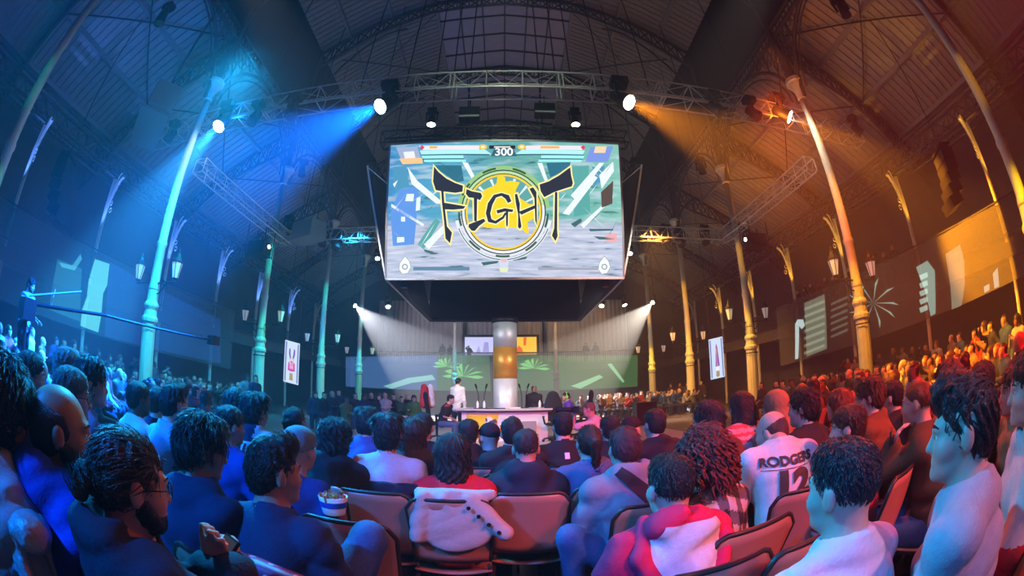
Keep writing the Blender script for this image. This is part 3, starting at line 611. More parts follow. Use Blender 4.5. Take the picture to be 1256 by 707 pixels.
# ---------------------------------------------------------------- side galleries
M['scrim'] = mat('grey_gauze', (.16, .17, .18), .9, alpha=.62, noise=.2, nscale=60)
for s in (-1, 1):
    g = MB(); g.box((s * (GX + 1.7), 15, 4.0), (3.5, 54, .3)); g.box((s * GX, 15, 3.75), (.25, 54, .45)); struct(g.build('floor_gallery', M['wall']))
    posts = MB().tube([(0, 0, 0), (0, 0, 8.2)], .09, 8).mesh('gallery_post', M['column'])
    bm_ = MB(); pts = [(-s * x, 0, z) for x, z in zip(.75 * (1 - np.cos(np.linspace(0, PI / 2, 8))), 5.4 + 2.8 * np.sin(np.linspace(0, PI / 2, 8)))]
    bm_.tube(pts, .07, 6); bm_.tube([(-s * (x * .6), 0, z + .2) for (x, _, z) in [(abs(p[0]), 0, p[2]) for p in pts]], .03, 5)
    for k in range(4): bm_.tube([(-s * (.12 + .1 * k) + .1 * math.cos(t), 0, 7.75 - .3 * k + .1 * math.sin(t)) for t in np.linspace(0, 2 * PI, 8)], .02, 4, False)
    br_me = bm_.mesh('bracket', M['column'])
    for k, y in enumerate((4.4, 9.0, 13.6, 17.9, 22.2, 26.6, 31)):
        t = thing('gallery_post', '%s gallery post with curved bracket, %s from the front' % ('blue-lit' if s < 0 else 'amber-lit', ['first', 'second', 'third', 'fourth', 'fifth', 'sixth', 'seventh'][k]), 'post', (s * GX, y, 0), 0, 'gallery posts with brackets')
        link('post', posts, t); link('bracket', br_me, t)
    # eaves girder over the posts
    gd = MB(); A = [(s * GX, y, 8.3) for y in np.linspace(-6, 36, 2)]; B = [(s * GX, y, 9.0) for y in np.linspace(-6, 36, 2)]
    lattice(gd, A, B, 60, .07, .03)
    for dz in (-.25, .35, 1.1): gd.bar((s * (GX + .3), -6, 8.3 + dz), (s * (GX + .3), 36, 8.3 + dz), .08)
    struct(gd.build('trim_%d' % (60 + s), M['iron']))
    # balustrade: rails, balusters, then the gauze screen hung in front
    rl = thing('gallery_railing', 'dark iron railing along the %s' % ('blue-lit gallery' if s < 0 else 'amber-lit gallery'), 'railing', (s * (GX - .15), 0, 4.1))
    MB().bar((0, -6, 1.05), (0, 36, 1.05), .06).build('handrail', M['iron'], rl); MB().bar((0, -6, .12), (0, 36, .12), .05).build('bottom_rail', M['iron'], rl)
    bme = MB().box((0, 0, .58), (.025, .025, .9)).mesh('baluster', M['iron'])
    for k in range(280): link('baluster', bme, rl, (0, -5.9 + .15 * k, 0))
# ---------------------------------------------------------------- back gallery
g = MB(); g.box((0, 39.2, 4.0), (2 * WX, 4, .3)); g.box((0, 37.2, 3.75), (2 * WX, .25, .5)); struct(g.build('floor_gallery', M['wall']))
rl = thing('gallery_railing', 'iron railing across the back gallery below the curtain', 'railing', (0, 37.1, 4.1))
MB().bar((-WX, 0, 1.0), (WX, 0, 1.0), .06).build('handrail', M['iron'], rl); MB().bar((-WX, 0, .12), (WX, 0, .12), .05).build('bottom_rail', M['iron'], rl)
bme = MB().box((0, 0, .55), (.03, .03, .86)).mesh('baluster', M['iron'])
for k in range(186): link('baluster', bme, rl, (-18.5 + .2 * k, 0, 0))
def curtain(x0, x1, y, z0, z1, label):
    n = int((x1 - x0) / .06)
    o = MB().grid(lambda u, v: (x0 + (x1 - x0) * u, y + .07 * math.sin(u * (x1 - x0) * 14) + .03 * math.sin(u * (x1 - x0) * 5.3), z0 + (z1 - z0) * v), n, 1).build('stage_curtain', M['curtain'], None, True); tag(o, label, 'curtain'); return o
curtain(-12.5, -4, 40.3, 4.15, 10.5, 'pleated ivory curtain hanging behind the back gallery, left of the bar screen')
curtain(-3.95, 3.6, 40.5, 4.15, 10.5, 'pleated ivory curtain directly behind the wide gallery screen')
curtain(3.7, 12, 40.3, 4.15, 10.5, 'pleated ivory curtain hanging behind the back gallery, right of the bar screen')
# ================================================================ gauze screens on the galleries with projected pictures
def gauze(name, P0, eu_, W_, z0a, z0b, z1, label, nrm):
    """projection gauze from P0 along eu_, bottom rising from z0a to z0b"""
    t = thing('projection_gauze', label, 'gauze', (P0[0], P0[1], 0)); eu_ = Vector(eu_); n = 40
    m = MB().grid(lambda u, v: eu_ * (W_ * u) + Vector(nrm) * (.02 * math.sin(u * W_ * 2.1)) + Vector((0, 0, (z0a + (z0b - z0a) * u) * (1 - v) + z1 * v)), n, 4); m.build('gauze', M['scrim'], t, True)
    MB().bar(Vector((0, 0, z1)), eu_ * W_ + Vector((0, 0, z1)), .05).build('batten', M['black'], t)
    return t
def gz_draw(t, eu_, nrm, name, polys, col, strength, layer=1):  # projector light put into emissive patches lying on the gauze
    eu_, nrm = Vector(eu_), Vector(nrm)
    mt = bpy.data.materials.new('projection_glow'); mt.use_nodes = True; nn = mt.node_tree.nodes; nn.remove(nn['Principled BSDF']); e = nn.new('ShaderNodeEmission'); e.inputs[0].default_value = (*col, 1); e.inputs[1].default_value = strength
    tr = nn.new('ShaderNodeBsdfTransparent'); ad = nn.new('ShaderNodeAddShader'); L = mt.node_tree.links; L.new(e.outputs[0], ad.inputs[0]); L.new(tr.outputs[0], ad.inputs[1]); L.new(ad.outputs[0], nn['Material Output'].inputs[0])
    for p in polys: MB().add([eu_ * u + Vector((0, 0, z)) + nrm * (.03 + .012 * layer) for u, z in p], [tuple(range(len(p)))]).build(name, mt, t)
def sx(px, py, X): q = at_x(px, py, X); return q.y, q.z
XS = GX - .3
gl = gauze('', (-XS, -4, 0), (0, 1, 0), 23.5, 2.6, 2.0, 5.25, 'long grey projection gauze along the blue left gallery', (1, 0, 0))
gr_ = gauze('', (XS, -4, 0), (0, 1, 0), 23.5, 3.2, 2.0, 5.25, 'long grey projection gauze along the amber right gallery', (-1, 0, 0))
def gp(side, pts): return [[(lambda q: (q[0] + 4, min(max(q[1], 2.05), 5.2)))(sx(x, y, side * XS)) for x, y in p] for p in pts]
NL, NR, EU = (1, 0, 0), (-1, 0, 0), (0, 1, 0)
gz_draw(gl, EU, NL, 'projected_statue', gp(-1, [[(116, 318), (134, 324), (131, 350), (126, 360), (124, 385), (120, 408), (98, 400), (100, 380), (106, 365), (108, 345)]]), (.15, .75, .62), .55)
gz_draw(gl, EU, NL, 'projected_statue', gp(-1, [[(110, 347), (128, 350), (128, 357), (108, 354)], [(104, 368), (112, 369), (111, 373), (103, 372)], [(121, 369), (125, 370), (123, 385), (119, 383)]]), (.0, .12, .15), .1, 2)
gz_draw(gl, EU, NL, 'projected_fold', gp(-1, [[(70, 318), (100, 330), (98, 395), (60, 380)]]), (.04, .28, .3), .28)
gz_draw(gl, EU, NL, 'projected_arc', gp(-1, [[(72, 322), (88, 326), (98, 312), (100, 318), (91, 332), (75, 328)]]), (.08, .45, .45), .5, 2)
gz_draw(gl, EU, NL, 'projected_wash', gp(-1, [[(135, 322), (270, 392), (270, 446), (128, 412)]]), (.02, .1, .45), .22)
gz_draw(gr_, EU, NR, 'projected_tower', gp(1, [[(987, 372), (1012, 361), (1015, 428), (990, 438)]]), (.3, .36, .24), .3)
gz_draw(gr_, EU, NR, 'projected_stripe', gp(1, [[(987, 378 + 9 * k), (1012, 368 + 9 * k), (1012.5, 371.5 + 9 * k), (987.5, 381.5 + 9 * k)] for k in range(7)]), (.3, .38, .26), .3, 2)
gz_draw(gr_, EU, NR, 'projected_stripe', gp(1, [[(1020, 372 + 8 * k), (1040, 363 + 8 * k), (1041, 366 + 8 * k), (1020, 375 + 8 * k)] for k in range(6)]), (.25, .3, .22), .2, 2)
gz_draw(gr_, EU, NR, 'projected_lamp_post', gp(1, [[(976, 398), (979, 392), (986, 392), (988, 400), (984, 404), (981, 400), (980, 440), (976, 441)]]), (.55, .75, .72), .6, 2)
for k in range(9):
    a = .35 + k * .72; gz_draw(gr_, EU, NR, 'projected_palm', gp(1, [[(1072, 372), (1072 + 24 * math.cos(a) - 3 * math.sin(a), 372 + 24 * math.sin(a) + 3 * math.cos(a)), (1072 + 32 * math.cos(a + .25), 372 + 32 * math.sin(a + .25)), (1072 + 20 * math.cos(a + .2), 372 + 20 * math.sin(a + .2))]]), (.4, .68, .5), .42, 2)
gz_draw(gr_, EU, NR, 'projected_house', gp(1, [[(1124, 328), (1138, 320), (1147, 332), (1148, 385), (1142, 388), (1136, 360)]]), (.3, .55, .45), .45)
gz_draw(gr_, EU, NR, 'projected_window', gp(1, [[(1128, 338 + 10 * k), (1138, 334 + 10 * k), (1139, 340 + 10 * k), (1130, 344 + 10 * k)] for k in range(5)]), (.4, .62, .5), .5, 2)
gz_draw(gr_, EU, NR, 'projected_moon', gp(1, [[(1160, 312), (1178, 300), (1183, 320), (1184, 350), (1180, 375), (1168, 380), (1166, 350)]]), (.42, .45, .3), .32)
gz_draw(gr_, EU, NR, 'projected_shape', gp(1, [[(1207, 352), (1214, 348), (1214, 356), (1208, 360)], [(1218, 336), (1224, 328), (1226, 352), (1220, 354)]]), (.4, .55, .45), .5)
gb = gauze('', (-14, 36.85, 0), (1, 0, 0), 26, 1.7, 1.7, 5.1, 'wide projection gauze below the back gallery with green palms', (0, -1, 0))
def gq(pts): return [[(lambda q: (q.x + 14, min(max(q.z, 1.75), 5.05)))(at_y(x, y, 36.8)) for x, y in p] for p in pts]
NB, EB = (0, -1, 0), (1, 0, 0)
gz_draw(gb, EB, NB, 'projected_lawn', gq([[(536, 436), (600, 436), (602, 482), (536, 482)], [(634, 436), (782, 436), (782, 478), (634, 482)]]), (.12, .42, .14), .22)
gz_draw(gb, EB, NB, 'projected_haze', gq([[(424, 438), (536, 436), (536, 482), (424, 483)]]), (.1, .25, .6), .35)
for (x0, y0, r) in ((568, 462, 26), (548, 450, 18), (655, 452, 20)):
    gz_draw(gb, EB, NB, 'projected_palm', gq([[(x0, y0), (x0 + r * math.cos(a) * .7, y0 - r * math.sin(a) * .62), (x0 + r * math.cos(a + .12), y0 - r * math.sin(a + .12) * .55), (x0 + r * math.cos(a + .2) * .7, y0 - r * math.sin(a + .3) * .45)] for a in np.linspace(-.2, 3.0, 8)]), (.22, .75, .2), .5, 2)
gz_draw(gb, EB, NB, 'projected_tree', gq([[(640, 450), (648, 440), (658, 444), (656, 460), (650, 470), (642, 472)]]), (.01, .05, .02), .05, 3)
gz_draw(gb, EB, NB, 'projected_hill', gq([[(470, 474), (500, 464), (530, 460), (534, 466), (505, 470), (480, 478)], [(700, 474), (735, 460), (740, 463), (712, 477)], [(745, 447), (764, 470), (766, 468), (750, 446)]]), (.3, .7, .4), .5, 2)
# wide display at the bar on the back gallery
dp = thing('bar_display', 'wide display screen at the back gallery bar, half lavender and half orange', 'screen', (0, 38.2, 4.15))
def dq(px, py): q = at_y(px, py, 38.2); return q.x, q.z
xa, za = dq(570, 436); xb, zb_ = dq(658, 413.5); xm = dq(617, 425)[0]
MB().box(((xa + xb) / 2, .12, (za + zb_) / 2 - 4.15), (xb - xa + .5, .2, zb_ - za + .45)).build('casing', M['black'], dp); MB().box(((xa + xb) / 2, .1, (za - 4.15) / 2), (.3, .2, za - 4.15 + .1)).build('stand', M['black'], dp)
def dd(name, polys, col, s, ly):
    for p in polys: MB().add([(x, -.01 - .006 * ly, z - 4.15) for x, z in p], [tuple(range(len(p)))]).build(name, emis('display_light', col, s), dp)
dd('display_half', [[(xa, za), (xm, za), (xm, zb_), (xa, zb_)]], (.55, .55, .95), 1.1, 0); dd('display_half', [[(xm, za), (xb, za), (xb, zb_), (xm, zb_)]], (1, .52, .05), 1.1, 0)
dd('display_shape', [[dq(584, 433), dq(587, 424), dq(590, 433)], [dq(592, 432), dq(594, 420), dq(599, 420), dq(600, 432)]], (.4, .38, .8), .9, 1); dd('display_shape', [[dq(632, 433), (dq(636, 424)), dq(640, 427), dq(642, 433)], [dq(642, 414), dq(646, 414), dq(645, 424), dq(642, 424)]], (.95, .16, .04), .9, 1)
# hanging picture banners
def banner(q, label, motif):
    P4 = [at_d(x, y, 20.6) for x, y in q]; o = (P4[0] + P4[1]) / 2; t = thing('hanging_banner', label, 'banner', o); u = (P4[1] - P4[0]).normalized(); W_ = (P4[1] - P4[0]).length; H_ = (P4[3] - P4[0]).length; n = u.cross(Vector((0, 0, 1))).normalized()
    def Q(a, b, ly=0): return u * ((a - .5) * W_) - Vector((0, 0, b * H_)) + n * (.03 + .006 * ly)
    MB().prism([Q(0, 0) - n * .025, Q(1, 0) - n * .025, Q(1, 1) - n * .025, Q(0, 1) - n * .025], -n * .04).build('frame', M['black'], t)
    def d(nm, polys, col, s, ly): [MB().add([Q(a, b, ly) for a, b in p], [tuple(range(len(p)))]).build(nm, emis('banner_light', col, s), t) for p in polys]
    d('panel', [[(0, 0), (1, 0), (1, 1), (0, 1)]], (.62, .74, .92), .95, 0); d('panel_edge', [[(.06, .03), (.14, .03), (.14, .97), (.06, .97)], [(.86, .03), (.94, .03), (.94, .97), (.86, .97)]], (.16, .22, .6), .8, 1)
    for nm, polys, col in motif: d(nm, polys, col, .95, 2)
    MB().tube([Q(.1, 0), Q(.1, 0) + Vector((0, 0, roof_z((o.x * .98, 0)) - o.z))], .012, 4).build('cord', M['black'], t); MB().tube([Q(.9, 0), Q(.9, 0) + Vector((0, 0, roof_z((o.x * .98, 0)) - o.z))], .012, 4).build('cord', M['black'], t)
banner([(350, 417), (368, 422), (365, 470), (348, 468)], 'lit white banner with purple curved shapes hanging among the left columns', [('motif', [[(.3, .2), (.38, .16), (.4, .3), (.46, .42), (.36, .4), (.3, .3)], [(.7, .2), (.62, .16), (.6, .3), (.54, .42), (.64, .4), (.7, .3)]], (.16, .05, .4)), ('motif', [[(.28, .52), (.5, .46), (.72, .52), (.74, .7), (.5, .72), (.26, .7)]], (.6, .06, .42)), ('motif', [[(.38, .5), (.62, .5), (.64, .66), (.36, .66)]], (.95, .75, .7)), ('motif', [[(.4, .76), (.6, .76), (.62, .93), (.38, .93)]], (.4, .32, .14)), ('motif', [[(.36, .38), (.42, .4), (.42, .47), (.34, .46)], [(.64, .38), (.58, .4), (.58, .47), (.66, .46)]], (.85, .6, .1))])
banner([(869, 417), (886, 413), (890, 464), (873, 466)], 'lit white banner with a yellow spike shape hanging among the right columns', [('motif', [[(.4, .6), (.46, .2), (.52, .14), (.58, .22), (.66, .62), (.68, .7), (.38, .7)]], (.25, .06, .45)), ('motif', [[(.46, .3), (.5, .16), (.54, .3), (.58, .68), (.44, .68)]], (.95, .65, .08)), ('motif', [[(.42, .72), (.62, .72), (.64, .8), (.4, .8)]], (.9, .85, .85)), ('motif', [[(.42, .82), (.64, .82), (.66, .94), (.52, .97), (.4, .94)]], (.38, .3, .16))])
# ================================================================ trusses
rung_cache = {}
def truss(A, B, wd, ht, label, pitch=1.0, group=None, metal='alu', diag=True):
    A, B = Vector(A), Vector(B); d = B - A; L = d.length; d.normalize(); x = d.cross(Vector((0, 0, 1))).normalized(); z = Vector((0, 0, 1)); z = x.cross(d).normalized()
    t = thing('lighting_truss', label, 'truss', A, 0, group)
    for sx in (-1, 1):
        for sz in (-1, 1):
            o = x * (sx * wd / 2) + z * (sz * ht / 2); MB().tube([o, o + d * L], .03, 6).build('chord', M[metal], t)
    n = max(2, round(L / pitch)); p = L / n
    key = (round(wd, 2), round(ht, 2), tuple(round(c, 2) for c in d), metal)
    if key not in rung_cache:
        m = MB()
        for sx in (-1, 1): m.tube([x * (sx * wd / 2) - z * (ht / 2), x * (sx * wd / 2) + z * (ht / 2)], .02, 6)
        for sz in (-1, 1): m.tube([z * (sz * ht / 2) - x * (wd / 2), z * (sz * ht / 2) + x * (wd / 2)], .02, 6)
        rung_cache[key] = m.mesh('rung', M[metal])
    for k in range(n + 1):
        link('rung', rung_cache[key], t, d * (p * k))
        if k % 3 == 0 and 0 < k < n: link('rung', rung_cache[key], t, d * (p * k + .12))
    if diag:
        m = MB()
        for k in range(n):
            a, b = d * (p * k), d * (p * (k + 1)); fl = 1 if k % 2 else -1
            m.tube([a + x * (wd / 2) * fl + z * ht / 2, b - x * (wd / 2) * fl + z * ht / 2], .012, 4, False); m.tube([a + x * (wd / 2) * fl - z * ht / 2, b - x * (wd / 2) * fl - z * ht / 2], .012, 4, False)
            c = (a + b) / 2
            m.tube([a + x * wd / 2 + z * ht / 2, c + x * wd / 2 - z * ht / 2], .012, 4, False); m.tube([c + x * wd / 2 - z * ht / 2, b + x * wd / 2 + z * ht / 2], .012, 4, False)
        tag(m.build('brace', M[metal], t), kind='stuff')
    return t
FT = 9.5
truss((-14, FT, 9.99), (14, FT, 9.99), .6, .62, 'long silver ladder truss spanning the hall in front of the big screen', 1.02)
truss((-11, 16.5, 8.1), (11, 16.5, 8.1), .5, .5, 'dim truss spanning the hall behind the screen cube', .8)
truss((-10.1, 9.4, 8.1), (-10.1, 16.5, 8.1), .5, .5, 'blue-lit truss running along the left column row', .7)
truss((10.1, 9.4, 8.1), (10.1, 16.5, 8.1), .5, .5, 'amber-lit truss running along the right column row', .7)
truss((-13.4, 1.2, 11.2), (-7.5, 5.0, 13.5), .5, .5, 'truss in the roof at the top left corner', .9)
truss((13.4, 1.2, 11.2), (7.5, 5.0, 13.5), .5, .5, 'truss in the roof at the top right corner', .9)
truss((-3.6, 10.2, 8.6), (3.6, 10.2, 8.6), .4, .4, 'black truss carrying the front of the screen cube', .8, None, 'black')
truss((-3.6, 16.2, 8.6), (3.6, 16.2, 8.6), .4, .4, 'black truss carrying the back of the screen cube', .8, None, 'black')
ch = thing('hoist_chain', 'bundle of chains and cables holding the screen cube', 'chain', (0, 10.2, 8.8))
for x in (-3.2, -1.1, 1.1, 3.2): MB().tube([(x, 0, 0), (x * .9, 0, 13.5)], .02, 5).build('chain', M['black'], ch)
ch2 = thing('hoist_chain', 'pairs of thin cables rising from the front truss to the roof', 'chain', (0, FT, 10.3))
for x in (-8, -4.4, -1.5, 1.5, 4.4, 8): MB().tube([(x, 0, 0), (x, .3, 10)], .018, 5).build('chain', M['black'], ch2)
# ================================================================ moving heads
LENS = {}
def lens_mat(c, s):
    k = (c, s)
    if k not in LENS: LENS[k] = emis('lit_lens', c, s)
    return LENS[k]
M['lens'] = mat('dark_glass_lens', (.03, .03, .04), .08)
def stage_light(p, target, label, lens=None, sc=1., beam=None, hang=.55):
    """moving head; p is the centre of its lens"""
    p = Vector(p); d = (Vector(target) - p).normalized(); q = d.to_track_quat('Z', 'Y').to_matrix()
    t = thing('stage_light', label, 'light', p, 0)
    h = MB().lathe([(.06, -.42), (.13, -.38), (.16, -.1), (.17, 0), (.17, .03), (.14, .03)], 12, (0, 0, 0), True, q * sc).build('head', M['black'], t, True)
    MB().lathe([(.15, .032), (.155, .045), (.001, .05)], 14, (0, 0, 0), True, q * sc).build('lens', lens or M['lens'], h)
    c = d * (-.16 * sc); y = Vector((0, 0, 1)).cross(d); y = y.normalized() if y.length > .05 else Vector((1, 0, 0)); top = Vector((c.x, c.y, c.z + .34 * sc))
    m = MB()
    for s in (-1, 1): m.bar(c + y * (.2 * s * sc), top + y * (.2 * s * sc), .07 * sc, .05 * sc)
    m.bar(top - y * .24 * sc, top + y * .24 * sc, .1 * sc, .08 * sc); m.build('yoke', M['black'], t)
    MB().box(top + Vector((0, 0, .11 * sc)), (.34 * sc, .3 * sc, .16 * sc)).build('base', M['black'], t)
    m = MB().tube([top + Vector((0, 0, .18 * sc)), top + Vector((0, 0, .18 * sc + .12))], .03, 6)
    m.tube([top + Vector((0, 0, .18 * sc + .12)), top + Vector((0, .26, .18 * sc + .2))], .025, 6) if hang < 1 else m.tube([top + Vector((0, 0, .1)), Vector((top.x, top.y, roof_z(p + top) - p.z))], .02, 5); m.build('clamp', M['black'], t)
    if beam: spot(p + d * .08 * sc, target, *beam)
    return t
WB, WA = (.55, .8, 1), (1, .9, .7)
P = lambda x, y, d=9.0: at_y(x, y, d)
stage_light(P(269, 154), (-9.6, 4.5, 0), 'bright blue-white spotlight on the front truss, shining down the left column', lens_mat(WB, 60), 1.5, (75000, (.03, .36, 1), 27, .6, .12))
stage_light(P(468, 130), (-9.2, 3.6, 1), 'bright blue spotlight at the left shoulder of the video screen', lens_mat(WB, 60), 1.45, (100000, (.003, .15, 1), 40, .7, .12))
stage_light(P(770, 125), (9.4, 3.6, 1), 'bright amber spotlight at the right shoulder of the video screen', lens_mat(WA, 60), 1.45, (25000, (1, .27, .004), 36, .7, .12))
stage_light(P(967, 143), (14, 6, 5.2), 'bright amber spotlight on the front truss above the right crowd', lens_mat(WA, 60), 1.5, (24000, (1, .3, .008), 32, .6, .12))
dn = lambda p, dx=0, dy=0: (p.x + dx, p.y + dy, 0)
for (x, y, dx, dy, lb) in ((308, 150, -1, -1, 'unlit moving head right of the blue-white spotlight'), (357, 142, 1, 0, 'unlit moving head on the front truss, midway along its left arm'), (205, 172, -2, -1, 'unlit moving head hanging left of the blue-white spotlight'), (178, 180, -2, 1, 'outermost unlit moving head on the left end of the front truss'),
                         (884, 138, 2, -1, 'moving head tilted sideways between the two amber spotlights'), (930, 143, 3, -2, 'unlit moving head just left of the outer amber spotlight'), (1056, 163, 3, -2, 'outermost unlit moving head on the right end of the front truss')):
    p = P(x, y); stage_light(p, dn(p, dx * 2, dy * 2), lb, None, 1.2)
for (x, y, lb, c, lc) in ((529, 152, 'narrow blue beam light above the screen, left', (.02, .3, 1), (.6, .85, 1)), (706, 152, 'narrow yellow beam light above the screen, right', (1, .6, .02), (1, .9, .4))):
    p = P(x, y, 11.3); stage_light(p, dn(p, 0, .2), lb, lens_mat(lc, 12), .9, (1600, c, 8, .3, .05), 9)
for (x, y, lb, c, lc, tx) in ((455, 208, 'small blue beam light beside the upper left of the cube', (.02, .35, 1), (.6, .85, 1), -10.5), (779, 208, 'small yellow beam light beside the upper right of the cube', (1, .6, .02), (1, .9, .4), 10.5)):
    p = P(x, y, 15.5); stage_light(p, (tx, 29.3, 3.5), lb, lens_mat(lc, 12), .8, (9000, c, 6, .4, .05), 9.5)
for (x, y, lb, c, lc, tg) in ((463, 317, 'small blue spotlight left of the screen bottom', (.02, .3, 1), (.7, .9, 1), (-6, 18, 0)), (773, 311, 'small amber spotlight right of the screen bottom', (1, .4, .03), (1, .8, .5), (7, 18, 0)),
                              (476, 376, 'small white spotlight below the left corner of the cube', (.2, .5, 1), (.9, .95, 1), (-5, 20, 0)), (738, 375, 'small orange spotlight under the right corner of the cube', (1, .35, .03), (1, .75, .4), (4, 20, 0)), (766, 374, 'small pale spotlight right of the orange one', (1, .6, .2), (1, .9, .7), (9, 22, 0))):
    p = P(x, y, 24); stage_light(p, tg, lb, lens_mat(lc, 25), .9, (900, c, 40, .6, .06), 13)
for (x, y, tg, lb, c, pw, lc) in ((435, 375, (-5.2, 26, 3.2), 'white floodlight by the far left column throwing a wide pale cone', (.85, .88, 1), 52000, (1, 1, 1)), (801, 371, (5.2, 26, 3.2), 'white floodlight by the far right column throwing a wide warm cone', (1, .86, .72), 52000, (1, 1, .95))):
    p = P(x, y, 28.3); stage_light(p, tg, lb, lens_mat(lc, 40), .9, (pw, c, 38, .15, .05), 4)
for (x, y, lb) in ((352, 285, 'unlit moving head on the rear truss, left end'), (395, 300, 'unlit moving head hanging from the rear truss by the fourth left column'), (412, 304, 'pair-mate moving head on the rear truss, nearer the cube'), (836, 300, 'unlit moving head on the rear truss right of the cube'), (818, 298, 'unlit moving head on the rear truss, next to the cube'), (866, 298, 'unlit moving head on the rear truss by the third right column')):
    p = P(x, y, 16.5); stage_light(p, dn(p, 0, -2), lb, None, 1.2)
for (x, y, yy, lb) in ((195, 28, 4.5, 'dark spotlight in the roof truss at the top left'), (1038, 18, 4.5, 'dark spotlight in the roof truss at the top right'), (370, 215, 15, 'dark lamp hanging in the left arcade'), (862, 212, 15, 'dark lamp hanging in the right arcade')):
    p = P(x, y, yy); stage_light(p, dn(p, 1, 1), lb, None, 1.1, None, 4)
for (x, y, lb) in ((576, 141, 'flat blinder panel above the screen, left of centre'), (668, 136, 'flat blinder panel above the screen, right of centre')):
    p = P(x, y, 10.3); t = thing('blinder_light', lb, 'light', p); MB().box((0, 0, 0), (.62, .3, .42)).build('housing', M['black'], t); MB().box((0, -.16, -.16), (.6, .03, .06)).build('lip', M['alu'], t); MB().tube([(0, 0, .2), (0, 0, .6)], .02, 6).build('clamp', M['black'], t)
# projectors with plain beams; the gauze pictures glow by themselves
for (x, y, s, lb) in ((318, 305, 1, 'black projector with a glowing lens on the left column truss'), (926, 296, -1, 'black projector with a glowing lens on the right column truss')):
    p = at_y(x, y, 14.9); t = thing('projector', lb, 'projector', p); MB().box((0, 0, 0), (.9, .7, .5)).build('housing', M['black'], t)
    MB().tube([(s * .45, -.1, 0), (s * .6, -.12, 0)], .1, 10).build('lens_barrel', M['black'], t); MB().tube([(s * .6, -.12, 0), (s * .62, -.125, 0)], .08, 10).build('lens', lens_mat((.9, .95, 1), 25), t)
    fr = MB()
    for a in (-.5, .5):
        for b in (-.4, .4): fr.tube([(a, b, -.4), (a, b, 8.1 - p.z)], .025, 5)
    fr.box((0, 0, -.32), (1, .8, .04)); fr.build('cradle', M['black'], t)
    spot(p + Vector((s * .7, -.15, 0)), p + Vector((s * 10, -4.0, -1.2 if s > 0 else -1.4)), 700, (.6, .85, 1) if s > 0 else (1, .85, .6), 14, .3, .04)
# lights on the columns and brackets
for k, y in enumerate(YC[1:6]):
    spot((-7, y - 2, 8.6), (-10.5, y, 2.4), (2000, 1200, 1200, 1200, 1200)[k], (.0, 1, .3), 24, .7, .1)
    spot((7, y - 2, 8.6), (10.5, y, 2.4), (4200, 1700, 1600, 1600, 1700)[k], (1, .55, .0), 24, .7, .1)
    spot((-7.5, y - 2.5, 8.4), (-10.5, y, 6.8), (100, 420, 450, 450, 450)[k], (.0, .75, .7), 24, .8, .1)
    spot((7.5, y - 2.5, 8.4), (10.5, y, 6.8), (200, 350, 320, 380, 500)[k], (1, .42, .005), 24, .8, .1)
spot((-3.6, 34.6, .6), (-4.3, 36, 5), 700, (.02, .8, 1), 40, .8, .1)
for s in (-1, 1):
    for k, y in enumerate((4.4, 9.0, 13.6, 17.9, 22.2, 26.6)):
        p = Vector((s * (GX - .1), y - .55, 5.3)); t = thing('uplight', 'small floor uplight below the %s gallery bracket, %s from the front' % (('blue', 'amber')[s > 0], ['first', 'second', 'third', 'fourth', 'fifth', 'sixth'][k]), 'light', p)
        MB().lathe([(.07, -.12), (.08, 0), (.07, .02)], 8).build('housing', M['black'], t); MB().lathe([(.06, .021), (.001, .03)], 8).build('lens', lens_mat((.3, .5, 1) if s < 0 else (1, .75, .3), 8), t)
        spot(p + Vector((0, 0, .05)), (s * (GX - .35), y + .1, 8.6), 700 if s < 0 else 380, (.08, .22, 1) if s < 0 else (1, .45, .04), 34, .7, .05)
# line arrays and hung loudspeaker
def line_array(p, s, label):
    t = thing('line_array_speaker', label, 'loudspeaker', p, s * .9)
    for k in range(5):
        a = .07 * k; c = MB().box((0, .02 * k * k, -.36 * k), (.95, .5, .33), Matrix.Rotation(-a, 3, 'X')).build('cabinet', M['black'], t)
        MB().box((-.25, -.26 + .02 * k * k, -.36 * k), (.36, .02, .24), Matrix.Rotation(-a, 3, 'X')).build('grille', M['grey'], c); MB().box((.25, -.26 + .02 * k * k, -.36 * k), (.36, .02, .24), Matrix.Rotation(-a, 3, 'X')).build('grille', M['grey'], c)
    MB().box((0, 0, .3), (.9, .5, .08)).build('flying_frame', M['black'], t); MB().tube([(0, 0, .3), (0, 0, roof_z(p) - p[2])], .02, 5).build('chain', M['black'], t)
line_array(at_x(80, 205, -13), -1, 'black line array hanging before the left gallery brackets'); line_array(at_x(1158, 195, 13), 1, 'black line array hanging before the right gallery brackets')
p = at_d(197, 130, 14.5); t = thing('hanging_speaker', 'big pale box loudspeaker hung on ropes left of the blue-white spotlight', 'loudspeaker', p, -.6)
MB().box((0, 0, 0), (1.5, .9, .85)).build('cabinet', M['grey'], t); MB().box((-.75, -.1, -.5), (2.6, 1.1, .08)).build('platform', M['grey'], t); MB().box((.15, -.46, 0), (1, .02, .7)).build('grille', M['black'], t)
for x in (-.6, .1, .6): MB().tube([(x, 0, .4), (x + .3, .2, 5)], .02, 5).build('rope', M['black'], t)
p = at_d(378, 285, 19); t = thing('hanging_speaker', 'pale box loudspeaker hung above the fourth left column', 'loudspeaker', p, -.4)
MB().box((0, 0, 0), (1.4, .9, .8)).build('cabinet', M['grey'], t)
for x in (-.5, .5): MB().tube([(x, 0, .4), (x, .1, 4)], .02, 5).build('rope', M['black'], t)
